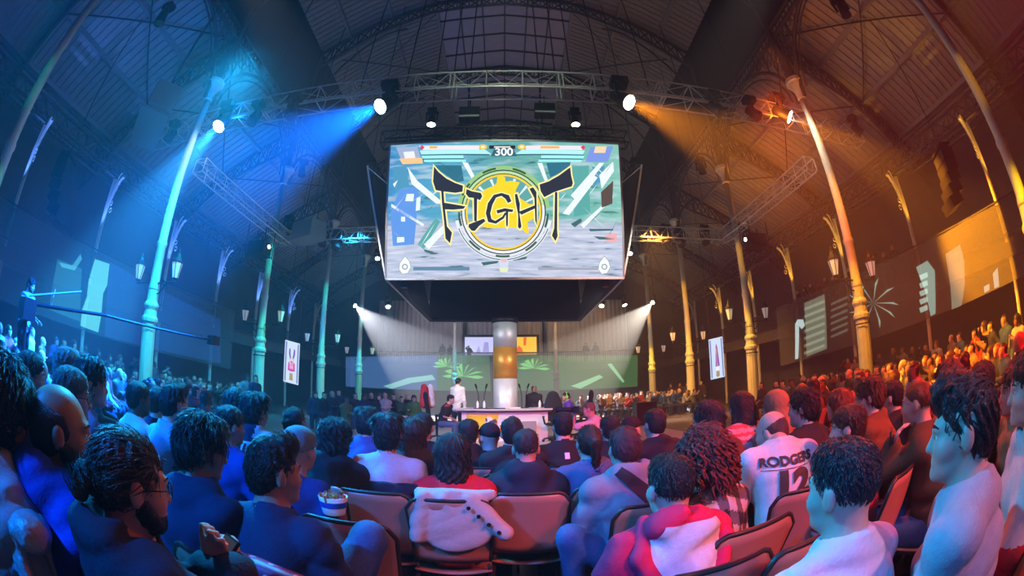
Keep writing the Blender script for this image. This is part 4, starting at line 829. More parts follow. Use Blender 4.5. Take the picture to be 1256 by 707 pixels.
# ================================================================ the screen cube
zb, zt = 4.27, 7.64; hw = 2.97
FB = (Vector((-hw, 9.97, zb)), Vector((hw, 9.97, zb)), Vector((hw, 9.05, zt)), Vector((-hw, 9.05, zt)))
cube = thing('screen_cube', 'huge hanging four-sided video cube with tilted screens and open black underside', 'video screen', (0, 13.1, zb))
C0 = Vector((0, 13.1, zb))
faces = {'front': FB,
         'left': (Vector((-hw, 16.2, zb)), Vector((-hw, 9.97, zb)), Vector((-3.9, 10.05, zt)), Vector((-3.9, 16.15, zt))),
         'right': (Vector((hw, 9.97, zb)), Vector((hw, 16.2, zb)), Vector((3.9, 16.15, zt)), Vector((3.9, 10.05, zt))),
         'back': (Vector((hw, 16.2, zb)), Vector((-hw, 16.2, zb)), Vector((-hw, 17.1, zt)), Vector((hw, 17.1, zt)))}
def bgmat(name, strength):
    """the arena backdrop of the game: blue left, teal right, pale floor, streaks of debris"""
    m = bpy.data.materials.new(name); m.use_nodes = True; n = m.node_tree.nodes; L = m.node_tree.links; n.remove(n['Principled BSDF'])
    tc = n.new('ShaderNodeTexCoord'); sp = n.new('ShaderNodeSeparateXYZ'); L.new(tc.outputs['UV'], sp.inputs[0])
    def ramp(src, stops):
        r = n.new('ShaderNodeValToRGB'); e = r.color_ramp.elements
        while len(e) < len(stops): e.new(.5)
        for q, (p, c) in zip(e, stops): q.position = p; q.color = (*c, 1)
        L.new(src, r.inputs[0]); return r.outputs[0]
    def mix(f, a, b):
        x = n.new('ShaderNodeMix'); x.data_type = 'RGBA'
        L.new(f, x.inputs[0]) if not isinstance(f, float) else setattr(x.inputs[0], 'default_value', f)
        for i, q in ((6, a), (7, b)):
            if isinstance(q, tuple): x.inputs[i].default_value = (*q, 1)
            else: L.new(q, x.inputs[i])
        return x.outputs[2]
    sky = ramp(sp.outputs[0], [(0, (.06, .3, .62)), (.3, (.12, .45, .62)), (.5, (.14, .42, .4)), (.75, (.16, .5, .47)), (1, (.25, .6, .5))])
    mp = n.new('ShaderNodeMapping'); mp.inputs['Scale'].default_value = (3, 9, 1); mp.inputs['Rotation'].default_value = (0, 0, -.6); L.new(tc.outputs['UV'], mp.inputs[0])
    t = n.new('ShaderNodeTexNoise'); t.inputs['Scale'].default_value = 2.2; t.inputs['Detail'].default_value = 5; L.new(mp.outputs[0], t.inputs[0])
    sky = mix(ramp(t.outputs[0], [(.5, (0, 0, 0)), (.64, (.6,) * 3)]), sky, (.62, .75, .85))
    sky = mix(ramp(t.outputs[0], [(.3, (.9,) * 3), (.4, (0, 0, 0))]), sky, (.03, .1, .14))
    mp2 = n.new('ShaderNodeMapping'); mp2.inputs['Scale'].default_value = (5, 26, 1); L.new(tc.outputs['UV'], mp2.inputs[0])
    t2 = n.new('ShaderNodeTexNoise'); t2.inputs['Scale'].default_value = 1.6; t2.inputs['Detail'].default_value = 4; L.new(mp2.outputs[0], t2.inputs[0])
    fl = ramp(t2.outputs[0], [(.3, (.03, .12, .12)), (.37, (.45, .52, .68)), (.55, (.6, .65, .82)), (.7, (.78, .8, .9))])
    col = mix(ramp(sp.outputs[1], [(.36, (1, 1, 1)), (.44, (0, 0, 0))]), sky, fl)
    e = n.new('ShaderNodeEmission'); L.new(col, e.inputs[0]); e.inputs[1].default_value = strength; L.new(e.outputs[0], n['Material Output'].inputs[0]); return m
M['arena'] = bgmat('arena_picture', .88)
for nm, Q in faces.items():
    a, b, c, d = [q - C0 for q in Q]; nrm = (b - a).cross(d - a).normalized()
    me = bpy.data.meshes.new('screen'); me.from_pydata([a, b, c, d], [], [(0, 1, 2, 3)]); me.materials.append(M['arena']); uv = me.uv_layers.new()
    for i, q in enumerate(((0, 0), (1, 0), (1, 1), (0, 1))): uv.data[i].uv = q
    so = link('screen', me, cube)
    if nm == 'front': front = so
    bk = -nrm * .02; MB().prism([q + bk for q in (a, b, c, d)], -nrm * .16).build('screen_back', M['dark'], cube)
    e = MB()
    for u, v in ((a, b), (b, c), (c, d), (d, a)): e.bar(u + bk * .5, v + bk * .5, .05, .05)
    e.build('edge_trim', M['alu'], cube)
for s in (-1, 1):
    MB().tube([Vector((s * hw, 9.3, 6.6)) - C0, Vector((s * 3.88, 10.05, 7.6)) - C0], .012, 5).build('brace_cable', M['alu'], cube); MB().tube([Vector((s * hw, 9.97, zb)) - C0, Vector((s * 3.9, 10.05, zt)) - C0], .02, 5).build('brace_cable', M['alu'], cube)
for s in (-1, 1):
    p_ = Vector((s * 2.55, 10.25, 4.2)); MB().lathe([(.09, -.08), (.1, .1), (.05, .14)], 10, p_ - C0).build('added_downlight', M['black'], cube); spot(p_ - Vector((0, 0, .12)), (0, 13.2, 2.0), 300, (.92, .97, 1), 60, .6, .05)  # invented can and spot, added to brighten the steel tube
fr = MB()
for x in (-2.6, 0, 2.6): fr.bar(Vector((x, 9.6, 7.2)) - C0, Vector((x, 16.6, 7.2)) - C0, .1, .2)
for y in (10.4, 13, 15.8): fr.bar(Vector((-3.2, y, 7.3)) - C0, Vector((3.2, y, 7.3)) - C0, .1, .2)
fr.build('frame', M['dark'], cube)
for x in (-2.9, 2.9):
    for y in (10.2, 16.2): MB().tube([Vector((x, y, 7.2)) - C0, Vector((x, y, 8.55)) - C0], .03, 6).build('hanger', M['black'], cube)
# ---- flat picture on the front screen: every drawn shape is a child of the screen
o0 = FB[0]; eu = (FB[1] - FB[0]).normalized(); ev = (FB[3] - FB[0]).normalized(); en = eu.cross(ev)
def scr(px, py):
    d = ray(px, py); k = (o0 - CAM).dot(en) / d.dot(en); q = CAM + d * k - o0; return q.dot(eu), q.dot(ev)
SCW, SCH = (FB[1] - FB[0]).length, (FB[3] - FB[0]).length
_em = {}
def draw(name, polys, col, layer, strength=1.):
    if (col, strength) not in _em: _em[(col, strength)] = emis('screen_light', col, strength)
    def one(ps):
        m = MB()
        for p in ps: m.add([o0 + eu * min(max(u, .01), SCW - .01) + ev * min(max(v, .01), SCH - .01) + en * (.004 * layer) - C0 for u, v in (scr(*q) for q in p)], [tuple(range(len(p)))])
        me = m.mesh(name, _em[(col, strength)])
        if len(ps) > 1: bm = bmesh.new(); bm.from_mesh(me); bmesh.ops.remove_doubles(bm, verts=bm.verts, dist=.0005); bm.to_mesh(me); bm.free()
        return link(name, me, front)
    if name in ('seal', 'gold_ring', 'gauge_number'):
        if len(polys) == 45: return [one(polys[5 * k:5 * k + 5]) for k in range(9)]
        return one(polys)
    return [one([p]) for p in polys]
def K(pts, s=5.44, ox=520, oy=190): return [(ox + x / s, oy + y / s) for x, y in pts]
def grow(poly, r):
    n = len(poly); ar = sum(poly[i][0] * poly[(i + 1) % n][1] - poly[(i + 1) % n][0] * poly[i][1] for i in range(n)); sg = 1 if ar > 0 else -1; out = []
    for i in range(n):
        a, b, c = poly[i - 1], poly[i], poly[(i + 1) % n]
        n1 = Vector((b[1] - a[1], a[0] - b[0])) * sg; n2 = Vector((c[1] - b[1], b[0] - c[0])) * sg; q = (n1.normalized() + n2.normalized()); q = q.normalized() * min(2.0, 1 / max(.4, q.length / 2)) if q.length > 1e-6 else n1.normalized()
        out.append((b[0] + q.x * r, b[1] + q.y * r))
    return out
def stroke(pts, wd):
    L, Rr = [], []
    for i, p in enumerate(pts):
        a, b = Vector(pts[max(i - 1, 0)]), Vector(pts[min(i + 1, len(pts) - 1)]); d = (b - a).normalized(); w_ = (wd[i] if isinstance(wd, (list, tuple)) else wd) / 2
        L.append((p[0] - d.y * w_, p[1] + d.x * w_)); Rr.append((p[0] + d.y * w_, p[1] - d.x * w_))
    return L + Rr[::-1]
def ringpoly(cx, cy, r0, r1, a0=0, a1=360, n=40):
    A = [(cx + r1 * math.cos(math.radians(a0 + (a1 - a0) * k / n)), cy - r1 * math.sin(math.radians(a0 + (a1 - a0) * k / n))) for k in range(n + 1)]
    B = [(cx + r0 * math.cos(math.radians(a0 + (a1 - a0) * k / n)), cy - r0 * math.sin(math.radians(a0 + (a1 - a0) * k / n))) for k in range(n + 1)]
    return [[A[k], A[k + 1], B[k + 1], B[k]] for k in range(n)]
# broken bus and shards of the arena
draw('wreck_shape', [[(490, 233), (510, 230), (514, 238), (508, 300), (482, 302), (479, 262)]], (.12, .3, .75), 1)
draw('wreck_window', [[(499, 238), (508, 238), (507, 247), (497, 247)], [(511, 243), (516, 242), (515, 258), (510, 259)], [(492, 266), (497, 266), (497, 272), (492, 272)], [(487, 291), (496, 291), (496, 297), (487, 298)]], (.75, .88, 1), 2)
draw('streak', [[(500, 205), (512, 222), (545, 250), (535, 250), (505, 226)], [(480, 250), (520, 275), (519, 278), (480, 254)], [(482, 226), (488, 221), (484, 230)], [(520, 300), (545, 275), (548, 282), (526, 306)], [(700, 240), (735, 200), (741, 200), (706, 246)], [(690, 262), (728, 215), (733, 218), (698, 264)], [(735, 215), (752, 198), (753, 210), (738, 232)], [(712, 276), (752, 240), (752, 243), (716, 280)], [(567, 199), (574, 200), (584, 220), (580, 222)], [(659, 200), (665, 200), (672, 222), (668, 222)]], (.8, .88, .95), 1)
draw('rubble', [[(737, 236), (752, 222), (751, 250), (738, 255)]], (.1, .07, .06), 2)
draw('rubble', [[(722, 281), (752, 281), (752, 283), (724, 284)], [(728, 290), (754, 292), (754, 294), (735, 294)], [(700, 275), (712, 268), (714, 272), (705, 279)], [(590, 322), (612, 320), (610, 323), (593, 326)], [(626, 318), (647, 315), (645, 318), (630, 320)], [(520, 306), (532, 309), (530, 311), (521, 309)]], (.05, .14, .15), 2)
draw('debris', [[(742, 289), (756, 286), (757, 297), (744, 297)]], (.85, .4, .42), 2)
draw('dark_panel', [[(530, 203), (566, 203), (569, 222), (560, 224)], [(670, 200), (700, 199), (698, 207), (675, 218)]], (.03, .16, .24), 1)
rs = random.Random(11)
for k in range(46):
    x, y = rs.uniform(482, 750), rs.uniform(205, 338)
    if math.hypot(x - 617, y - 260) < 60: continue
    fl = y > 290; a = rs.uniform(-.15, .15) if fl else rs.choice((-.75, .7, -.9)) + rs.uniform(-.2, .2); L_, w_ = rs.uniform(6, 20), rs.uniform(.4, 1.1); dx, dy = math.cos(a) * L_, math.sin(a) * L_
    draw('shard', [[(x - dx, y - dy), (x, y - w_), (x + dx, y + dy), (x, y + w_)]], rs.choice(((.85, .9, .95), (.7, .8, .9), (.04, .12, .16), (.1, .2, .3)) if not fl else ((.05, .13, .14), (.85, .88, .95), (.3, .36, .45))), 1)
draw('tower_block', [[(700, 205), (722, 203), (724, 262), (704, 266)], [(512, 300), (534, 268), (540, 272), (520, 306)]], (.1, .38, .36), 0.5)
draw('tower_block', [[(482, 205), (498, 204), (502, 228), (484, 234)], [(726, 205), (742, 204), (738, 222), (728, 232)]], (.08, .3, .48), 0.5)
# seals and splash
cx, cy = 617.5, 260.5
draw('seal', ringpoly(cx, cy, 52, 57, 5, 175), (.3, .55, .22), 2); draw('seal', ringpoly(cx, cy, 52, 55, 185, 355), (.72, .76, .82), 2); draw('seal', ringpoly(cx, cy, 50.8, 52.1), (.02, .03, .03), 3); draw('seal', ringpoly(cx, cy, 47.5, 50.5, 10, 170), (.5, .72, .35), 2); draw('seal', ringpoly(cx, cy, 47.5, 50.5, 170, 370), (.8, .84, .86), 2); draw('seal', ringpoly(cx, cy, 46.5, 47.6), (.03, .04, .03), 3)
draw('seal', ringpoly(cx, cy, 56, 60, 190, 350), (.75, .8, .85), 3); draw('seal', ringpoly(cx, cy, 57.6, 58.8, 200, 340), (.1, .14, .14), 4)
draw('seal', [q for k in range(9) for q in ringpoly(cx, cy, 53, 55.5, 20 + k * 40, 38 + k * 40, 5)], (.04, .1, .05), 4)
draw('gold_ring', ringpoly(cx, cy, 44.2, 46.5), (1, .62, .03), 4)
draw('seal_centre', [[(cx + 43.5 * math.cos(a), cy - 43.5 * math.sin(a)) for a in np.linspace(.15, PI - .15, 24)]], (.12, .36, .36), 3)
draw('seal_beam', [[(cx + 20 * math.cos(a), cy - 20 * math.sin(a)), (cx + 43 * math.cos(a), cy - 43 * math.sin(a)), (cx + 43 * math.cos(a + .08), cy - 43 * math.sin(a + .08))] for a in (.4, .8, 1.2, 1.9, 2.3, 2.7)], (.7, .85, .9), 4)
draw('splash', [K([(400, 235), (470, 205), (485, 190), (490, 150), (515, 135), (540, 150), (545, 180), (580, 175), (640, 185), (610, 240), (640, 290), (700, 330), (735, 330), (740, 420), (690, 450), (700, 520), (680, 525), (650, 490), (560, 485), (420, 490), (350, 460), (330, 380), (370, 300)])], (1, .66, .02), 5)
# the word
Lt = [K(p) for p in ([(68, 80), (100, 118), (150, 160), (210, 190), (262, 208), (258, 248), (210, 256), (120, 245), (80, 238), (62, 180)], [(116, 240), (132, 244), (138, 330), (155, 480), (188, 520), (175, 592), (145, 560), (135, 440), (122, 330)], [(128, 320), (190, 330), (278, 345), (265, 362), (200, 368), (136, 366)],
     [(285, 230), (320, 245), (380, 256), (390, 278), (375, 305), (340, 290), (300, 287), (280, 262)], [(333, 280), (356, 285), (353, 445), (336, 445)], [(300, 465), (400, 427), (411, 445), (370, 475), (340, 510), (318, 507), (298, 482)],
     stroke([(572, 318), (556, 284), (518, 266), (474, 278), (442, 330), (428, 392), (440, 440), (478, 452), (528, 420), (546, 388)], [26, 34, 20, 24, 32, 30, 30, 20, 16, 12]), [(484, 372), (540, 358), (597, 368), (590, 384), (540, 380), (490, 394)], [(546, 375), (562, 375), (560, 470), (555, 487), (548, 470)],
     [(606, 265), (622, 262), (640, 330), (638, 400), (651, 480), (640, 496), (627, 485), (628, 400), (612, 320)], [(632, 382), (740, 338), (744, 358), (650, 402)], [(703, 228), (728, 218), (750, 250), (754, 475), (742, 440), (736, 290)],
     [(770, 200), (830, 180), (900, 140), (975, 85), (981, 140), (993, 190), (985, 213), (930, 230), (870, 250), (802, 285), (778, 245)], [(873, 250), (889, 250), (888, 500), (891, 545), (876, 578), (853, 540), (868, 490)])]
for p in Lt: draw('letter_glow', [grow(p, 1.9)], (1, .72, .05), 6)
for p in Lt: draw('letter_rim', [grow(p, 1.2)], (1, .9, .5), 7)
for p in Lt: draw('letter', [p], (.025, .03, .05), 8)
# score bars, timer and gauges
draw('title_bar', [[(514, 179.2), (588, 179), (588, 184), (518, 184.5)], [(645, 179), (716, 179.2), (714, 184.5), (645, 184)]], (.82, .76, .82), 5)
draw('title_bar', [[(600, 178.8), (632, 178.8), (632, 183), (600, 183)]], (.02, .02, .03), 5)
draw('title_mark', [[(527, 179.8), (537, 179.8), (536, 182.5), (527, 182.5)], [(663, 179.8), (686, 179.8), (686, 182.5), (663, 182.5)]], (.95, .45, .05), 6)
for x in (592.5, 640): draw('coin', [[(x + 5 * math.cos(a), 180.8 + 3.2 * math.sin(a)) for a in np.linspace(0, 2 * PI, 14)[:-1]]], (.95, .55, .08), 6); draw('coin', [[(x + 2.5 * math.cos(a), 180.8 + 1.7 * math.sin(a)) for a in np.linspace(0, 2 * PI, 12)[:-1]]], (1, .85, .5), 7)
for x in (518, 715): draw('badge', [[(x - 3, 181), (x, 178.8), (x + 3, 181), (x, 184.5)]], (.8, .03, .12), 7)
draw('health_bar', [[(515, 185), (595, 184), (603, 189.5), (517, 190)], [(717, 185), (640, 184), (632, 189.5), (715, 190)]], (.42, .85, .9), 6)
draw('health_bar', [[(517, 191.3), (568, 191), (569, 194.5), (519, 195)], [(520, 196.3), (571, 196), (572, 199), (521, 199.3)], [(664, 191), (717, 191.3), (715, 195), (663, 194.5)], [(661, 196), (714, 196.3), (712, 199.3), (660, 199)]], (.35, .9, .85), 6)
draw('bar_shadow', [[(517, 190), (600, 189.5), (600, 191), (517, 191.3)], [(633, 189.5), (716, 190), (716, 191.3), (633, 191)], [(518, 195), (570, 194.6), (570, 196), (519, 196.3)], [(662, 194.6), (715, 195), (714, 196.3), (662, 196)]], (.02, .1, .16), 6)
draw('portrait_panel', [[(486, 181), (512, 180), (518, 200), (494, 201)]], (.35, .42, .6), 6); draw('portrait_panel', [[(490, 195), (518, 194), (519, 201), (494, 202)]], (.95, .55, .25), 7); draw('portrait_panel', [[(495, 187), (508, 186), (510, 194), (497, 195)]], (.8, .82, .95), 8)
draw('portrait_panel', [[(724, 181), (752, 180), (745, 199), (718, 199)]], (.2, .3, .75), 6); draw('portrait_panel', [[(730, 180), (744, 180), (742, 188), (728, 188)]], (.9, .65, .4), 7)
draw('gauge', [[(507, 327.5), (576, 327.5), (576, 332), (507, 332)]], (.12, .24, .36), 4); draw('gauge', [[(660, 327.5), (735, 329), (735, 331.5), (660, 331.5)]], (.35, .36, .44), 4)
for x, s in ((497, 1), (741, -1)):
    o_ = [(x, 315), (x + 5, 321), (x + 7, 328), (x + 3, 335), (x - 3, 336), (x - 7, 331), (x - 6, 323)]
    draw('gauge_drop', [grow(o_, .9)], (.35, .42, .5), 5); draw('gauge_drop', [o_], (.9, .93, .97), 6)
    draw('gauge_number', ringpoly(x, 327.5, 2.2, 3.8, n=14), (.3, .38, .42), 7)
draw('crest', [[(612, 322), (615, 316), (621, 316), (624, 322), (622, 333), (614, 333)]], (.6, .68, .8), 5); draw('crest', [[(614, 318), (622, 318), (621, 322), (615, 322)]], (.85, .45, .5), 6); draw('crest', [[(612, 329), (624, 329), (622, 334), (614, 334)]], (.75, .8, .5), 6)
def screen_text(s, px, py, hgt, col, layer, wscale=1.):
    cu = bpy.data.curves.new('screen_text', 'FONT'); cu.body = s; cu.size = hgt; cu.align_x = 'CENTER'; cu.align_y = 'CENTER'; cu.offset = .006
    tmp = bpy.data.objects.new('tmp', cu); COL.objects.link(tmp); dg = bpy.context.evaluated_depsgraph_get(); me = bpy.data.meshes.new_from_object(tmp.evaluated_get(dg)); bpy.data.objects.remove(tmp)
    u0, v0 = scr(px, py); 
    for v in me.vertices: q = o0 + eu * (u0 + v.co.x * wscale) + ev * (v0 + v.co.y) + en * (.004 * layer) - C0; v.co = q
    me.materials.clear(); me.materials.append(emis('screen_text_light', col, 1)); return link('screen_text', me, front)
draw('timer_panel', [[(606, 184), (630, 184), (634, 192), (602, 192)]], (.03, .12, .18), 6)
screen_text('300', 618, 187.3, .28, (1, 1, 1), 9, 1.1)
draw('title_mark', [[(606, 180), (626, 180), (626, 181.6), (606, 181.6)]], (.85, .82, .85), 6)
# ================================================================ stage, commentary desk and steel tube
SY = 12.6
tag(MB().box((0, 14, .06), (10.5, 7.4, .12)).build('stage_platform', M['stage']), 'low pale stage platform under the desk and gaming chairs', 'stage')
pl = thing('steel_tube', 'tall shiny steel tube with an orange band standing behind the desk under the cube', 'column', (0, 13.2, .12))
M['tube_hot'] = M['steel']
zr = [at_y(617, y, 13.2).z - .12 for y in (500, 465, 427, 397, 391)]
for nm, a, b, mt, r in (('tube_section', 0, zr[1], 'steel', .37), ('tube_band', zr[1], zr[2], 'orange', .372), ('tube_section', zr[2], zr[3], 'steel', .37), ('tube_collar', zr[3], zr[4], 'black', .4)):
    MB().lathe([(r, a), (r, b)], 40).build(nm, M[mt], pl, True)
dk = thing('commentary_desk', 'broad commentary desk with a printed yellow and white front panel', 'desk', (0, SY, .12))
tz = at_y(617, 503, SY - .55).z - .12
xl, xr = at_y(566, 504, SY - .55).x, at_y(672, 504, SY - .55).x
MB().box(((xl + xr) / 2, 0, tz), (xr - xl + .25, 1.3, .05)).build('tabletop', M['alu'], dk)
MB().box(((xl + xr) / 2, -.5, tz / 2 - .02), (xr - xl, .04, tz - .06)).build('front_panel', M['white'], dk)
for s in (xl + .02, xr - .02): MB().box((s, 0, tz / 2 - .02), (.04, 1.0, tz - .06)).build('side_panel', M['white'], dk)
MB().box(((xl + xr) / 2, -.53, tz - .04), (xr - xl + .2, .02, .09)).build('fascia', M['grey'], dk)
def dkd(nm, polys, col, ly):
    for p in polys: MB().add([(lambda q: (q.x, -.524 - .003 * ly, max(.01, q.z - .12)))(at_y(x, y, SY - .53)) for x, y in p], [tuple(range(len(p)))]).build(nm, mat('print_ink', col, .4, noise=.08, nscale=12), dk)
dkd('yellow_field', [[(572, 508.5), (612, 508.5), (606, 540), (590, 540), (577, 540)]], (.85, .58, .02), 1)
dkd('print_shape', [[(594, 530), (600, 520), (611, 517), (616, 528), (614, 536), (596, 536)]], (.8, .1, .04), 2); dkd('print_shape', [[(593, 528), (600, 517), (608, 514), (610, 518), (602, 523), (597, 533)]], (.06, .06, .08), 3)
dkd('print_disc', [[(618 + 8 * math.cos(a), 520 + 7.4 * math.sin(a)) for a in np.linspace(0, 2 * PI, 18)[:-1]]], (.62, .64, .72), 3); dkd('print_shape', [[(612, 525), (622, 519), (626, 524), (617, 529)]], (.85, .6, .1), 4)
dkd('print_shape', [[(594, 515), (598, 511), (603, 512), (605, 517), (600, 519), (596, 519)]], (.8, .8, .82), 2); dkd('print_shape', [[(595, 514), (597, 513), (598, 517), (596, 518)]], (.05, .05, .06), 3)
dkd('print_stripe', [[(624, 511 + 2.6 * k), (630 + 5 * k, 510 + 2.4 * k), (637 + 2 * k, 514 + 2 * k), (626, 514 + 2 * k)] for k in range(2)], (.05, .08, .16), 3)
mo = thing('floor_monitor', 'dark flat monitor standing on the floor against the desk front', 'monitor', (at_y(649, 525, SY - .75).x, SY - .72, .12))
MB().box((0, 0, .42), (.4, .04, .36)).build('screen', M['grey'], mo); MB().box((0, .03, .14), (.06, .04, .26)).build('stand', M['black'], mo); MB().box((0, .02, .015), (.28, .16, .03)).build('foot', M['black'], mo)
# desk clutter: monitors, mic stands, bottles, cans
for k, (x, lb) in enumerate(((587, 'thin mic stand at the left end of the desk'), (594, 'thin mic stand beside the left water bottle'), (640, 'thin mic stand right of the steel tube'), (645, 'black mic boom before the dark-suited man'))):
    q = at_y(x, 500, SY); t = thing('microphone_stand', lb, 'microphone', (q.x, SY, tz + .145)); MB().lathe([(.09, 0), (.09, .02), (.015, .03)], 10).build('base', M['black'], t); MB().tube([(0, 0, .02), (0, 0, .38), (.06 if k % 2 else -.06, -.06, .62)], .012, 6).build('pole', M['black'], t); MB().tube([(.05 if k % 2 else -.05, -.05, .6), (.09 if k % 2 else -.09, -.1, .72)], .028, 8).build('microphone', M['black'], t)
for x, lb in ((586, 'clear bottle with a dark cap left on the desk'), (662, 'small clear bottle on the desk before the dark-suited man'), (594, 'slim bottle next to the left mic stand')):
    q = at_y(x, 500, SY - .2); t = thing('bottle', lb, 'bottle', (q.x, SY - .25, tz + .145)); MB().lathe([(.035, 0), (.037, .02), (.037, .16), (.014, .21), (.014, .23)], 10).build('body', M['white'], t, True); MB().lathe([(.016, .23), (.016, .25)], 8).build('cap', M['black'], t)
tag(MB().box((.28, SY - .38, tz + .165), (.3, .12, .04)).build('keyboard', M['white']), 'white keyboard lying at the foot of the steel tube', 'keyboard')
tag(MB().box((-.45, SY - .4, tz + .155), (.9, .2, .02)).build('control_pad', M['black']), 'flat black game controller tray on the left half of the desk', 'controller')
# gaming chairs
def gaming_chair(loc, rz, label, jacket=None):
    t = thing('gaming_chair', label, 'chair', loc, rz)
    V, Q_, _ = sdf_mesh([('e', (0, 0, .5), (.27, .27, .06), None, .02, 0)], .02); link('seat', np_mesh('seat', V, Q_, M['blackcloth']), t)
    V, Q_, _ = sdf_mesh([('e', (0, -.27, .95), (.27, .07, .45), np.array(Matrix.Rotation(.18, 3, 'X')), .02, 0), ('e', (0, -.33, 1.3), (.17, .07, .14), None, .05, 0)], .025); link('backrest', np_mesh('backrest', V, Q_, M['blackcloth']), t)
    MB().tube([(0, 0, .12), (0, 0, .46)], .035, 8).build('gas_spring', M['black'], t)
    for k in range(5):
        a = 2 * PI * k / 5; MB().tube([(0, 0, .14), (.32 * math.cos(a), .32 * math.sin(a), .08)], .025, 6).lathe([(.04, .0), (.04, .07)], 8, (.32 * math.cos(a), .32 * math.sin(a), 0)).build('leg', M['black'], t)
    for s in (-1, 1): MB().tube([(s * .27, .0, .5), (s * .32, -.02, .72), (s * .32, .2, .73)], .03, 6).build('armrest', M['black'], t)
    return t
c1 = at_y(540, 520, 12.2); gaming_chair((c1.x - .1, 12.2, .12), -PI / 2 + .2, 'black gaming chair on five-star base with red and white jackets on its back')
q = at_y(523, 495, 12.2)
for dx, c, lb in ((.1, (.8, .8, .82), 'white jacket draped over the gaming chair'), (-.06, (.6, .03, .04), 'red jacket draped over the gaming chair')):
    V, Q_, _ = sdf_mesh([('c', (0, 0, .25), (0, .03, -.25), .09, .13, .05, 0), ('c', (0, .12, .1), (0, .1, -.3), .05, .06, .05, 0)], .02, None, wrinkles(.01, 3)); o = link('draped_jacket', np_mesh('draped_jacket', V, Q_, cloth(c)), None, (q.x + dx, 12.2 + dx, 1.42)); tag(o, lb, 'jacket')
q = at_y(712, 500, 12.6); gaming_chair((q.x, 12.6, .12), PI / 2 - .1, 'black gaming chair with a tall thin back right of the desk')
q = at_y(682, 525, 12.0); gaming_chair((q.x - .05, 11.9, .12), PI, 'dark gaming chair turned away between the desk and photographer')
tag(MB().box((-3.4, 13.4, .42), (.5, .5, .6)).build('flight_case', M['white']), 'pale box on the stage behind the left gaming chair', 'box')
# equipment on the far sides of the stage
tag(MB().box((5.2, 15.5, .5), (.8, .6, 1)).build('flight_case', M['black']), 'black flight case behind the right edge of the stage', 'case')
# ================================================================ chairs
M['shell'] = mat('moulded_shell_plastic', (.38, .17, .11), .36, noise=.12, nscale=7, bump=.03)
M['shell_edge'] = mat('dark_chair_frame', (.05, .035, .03), .4, .4, noise=.1)
def chair_meshes():
    def back(u, v):
        a = (u - .5) * 2; z = .53 + .4 * v; hw_ = .225 * (1 - .1 * (1 - v)); cr = max(0, abs(a) - .72) / .28; zz = z - .05 * cr ** 2 * (v > .5) * (v - .5) * 2 * 1.2
        return (a * hw_, -.2 - .1 * v - .035 * (1 - a * a), zz)
    B = MB().grid(lambda u, v: back(1 - u, v), 12, 8, .012)
    def seat(u, v):
        a = (u - .5) * 2; b = v; return (a * .215, -.2 + .42 * b, .44 + .025 * a * a - .02 * math.sin(PI * b) - .05 * max(0, b - .85) * 4)
    S = MB().grid(seat, 10, 10, .012)
    rim = [back(0, v / 8) for v in range(9)] + [back(u / 14, 1) for u in range(1, 14)] + [back(1, 1 - v / 8) for v in range(9)]
    F = MB().tube([(p[0] * 1.01, p[1] - .006, p[2] + .004) for p in rim], .011, 6)
    for s in (-1, 1): F.tube([(s * .2, -.2, .5), (s * .205, -.17, .43), (s * .205, .2, .42)], .012, 6)
    F.tube([(-.205, .2, .42), (.205, .2, .42)], .012, 6); F.tube([(-.205, -.15, .42), (.205, -.15, .42)], .012, 6)
    L = [MB().tube([(s * .205, y0, .42), (s * .225, y1, .0)], .012, 6) for s in (-1, 1) for y0, y1 in ((.18, .24), (-.15, -.26))]
    return B.mesh('backrest', M['shell'], True), S.mesh('seat', M['shell'], True), F.mesh('frame', M['shell_edge'], True), [l.mesh('leg', M['shell_edge']) for l in L]
CHB, CHS, CHF, CHL = chair_meshes()
def chair(loc, rz, label, grp='shell chairs of the audience'):
    t = thing('shell_chair', label, 'chair', loc, rz, grp); link('backrest', CHB, t); link('seat', CHS, t); link('frame', CHF, t)
    for l in CHL: link('leg', l, t)
    return t
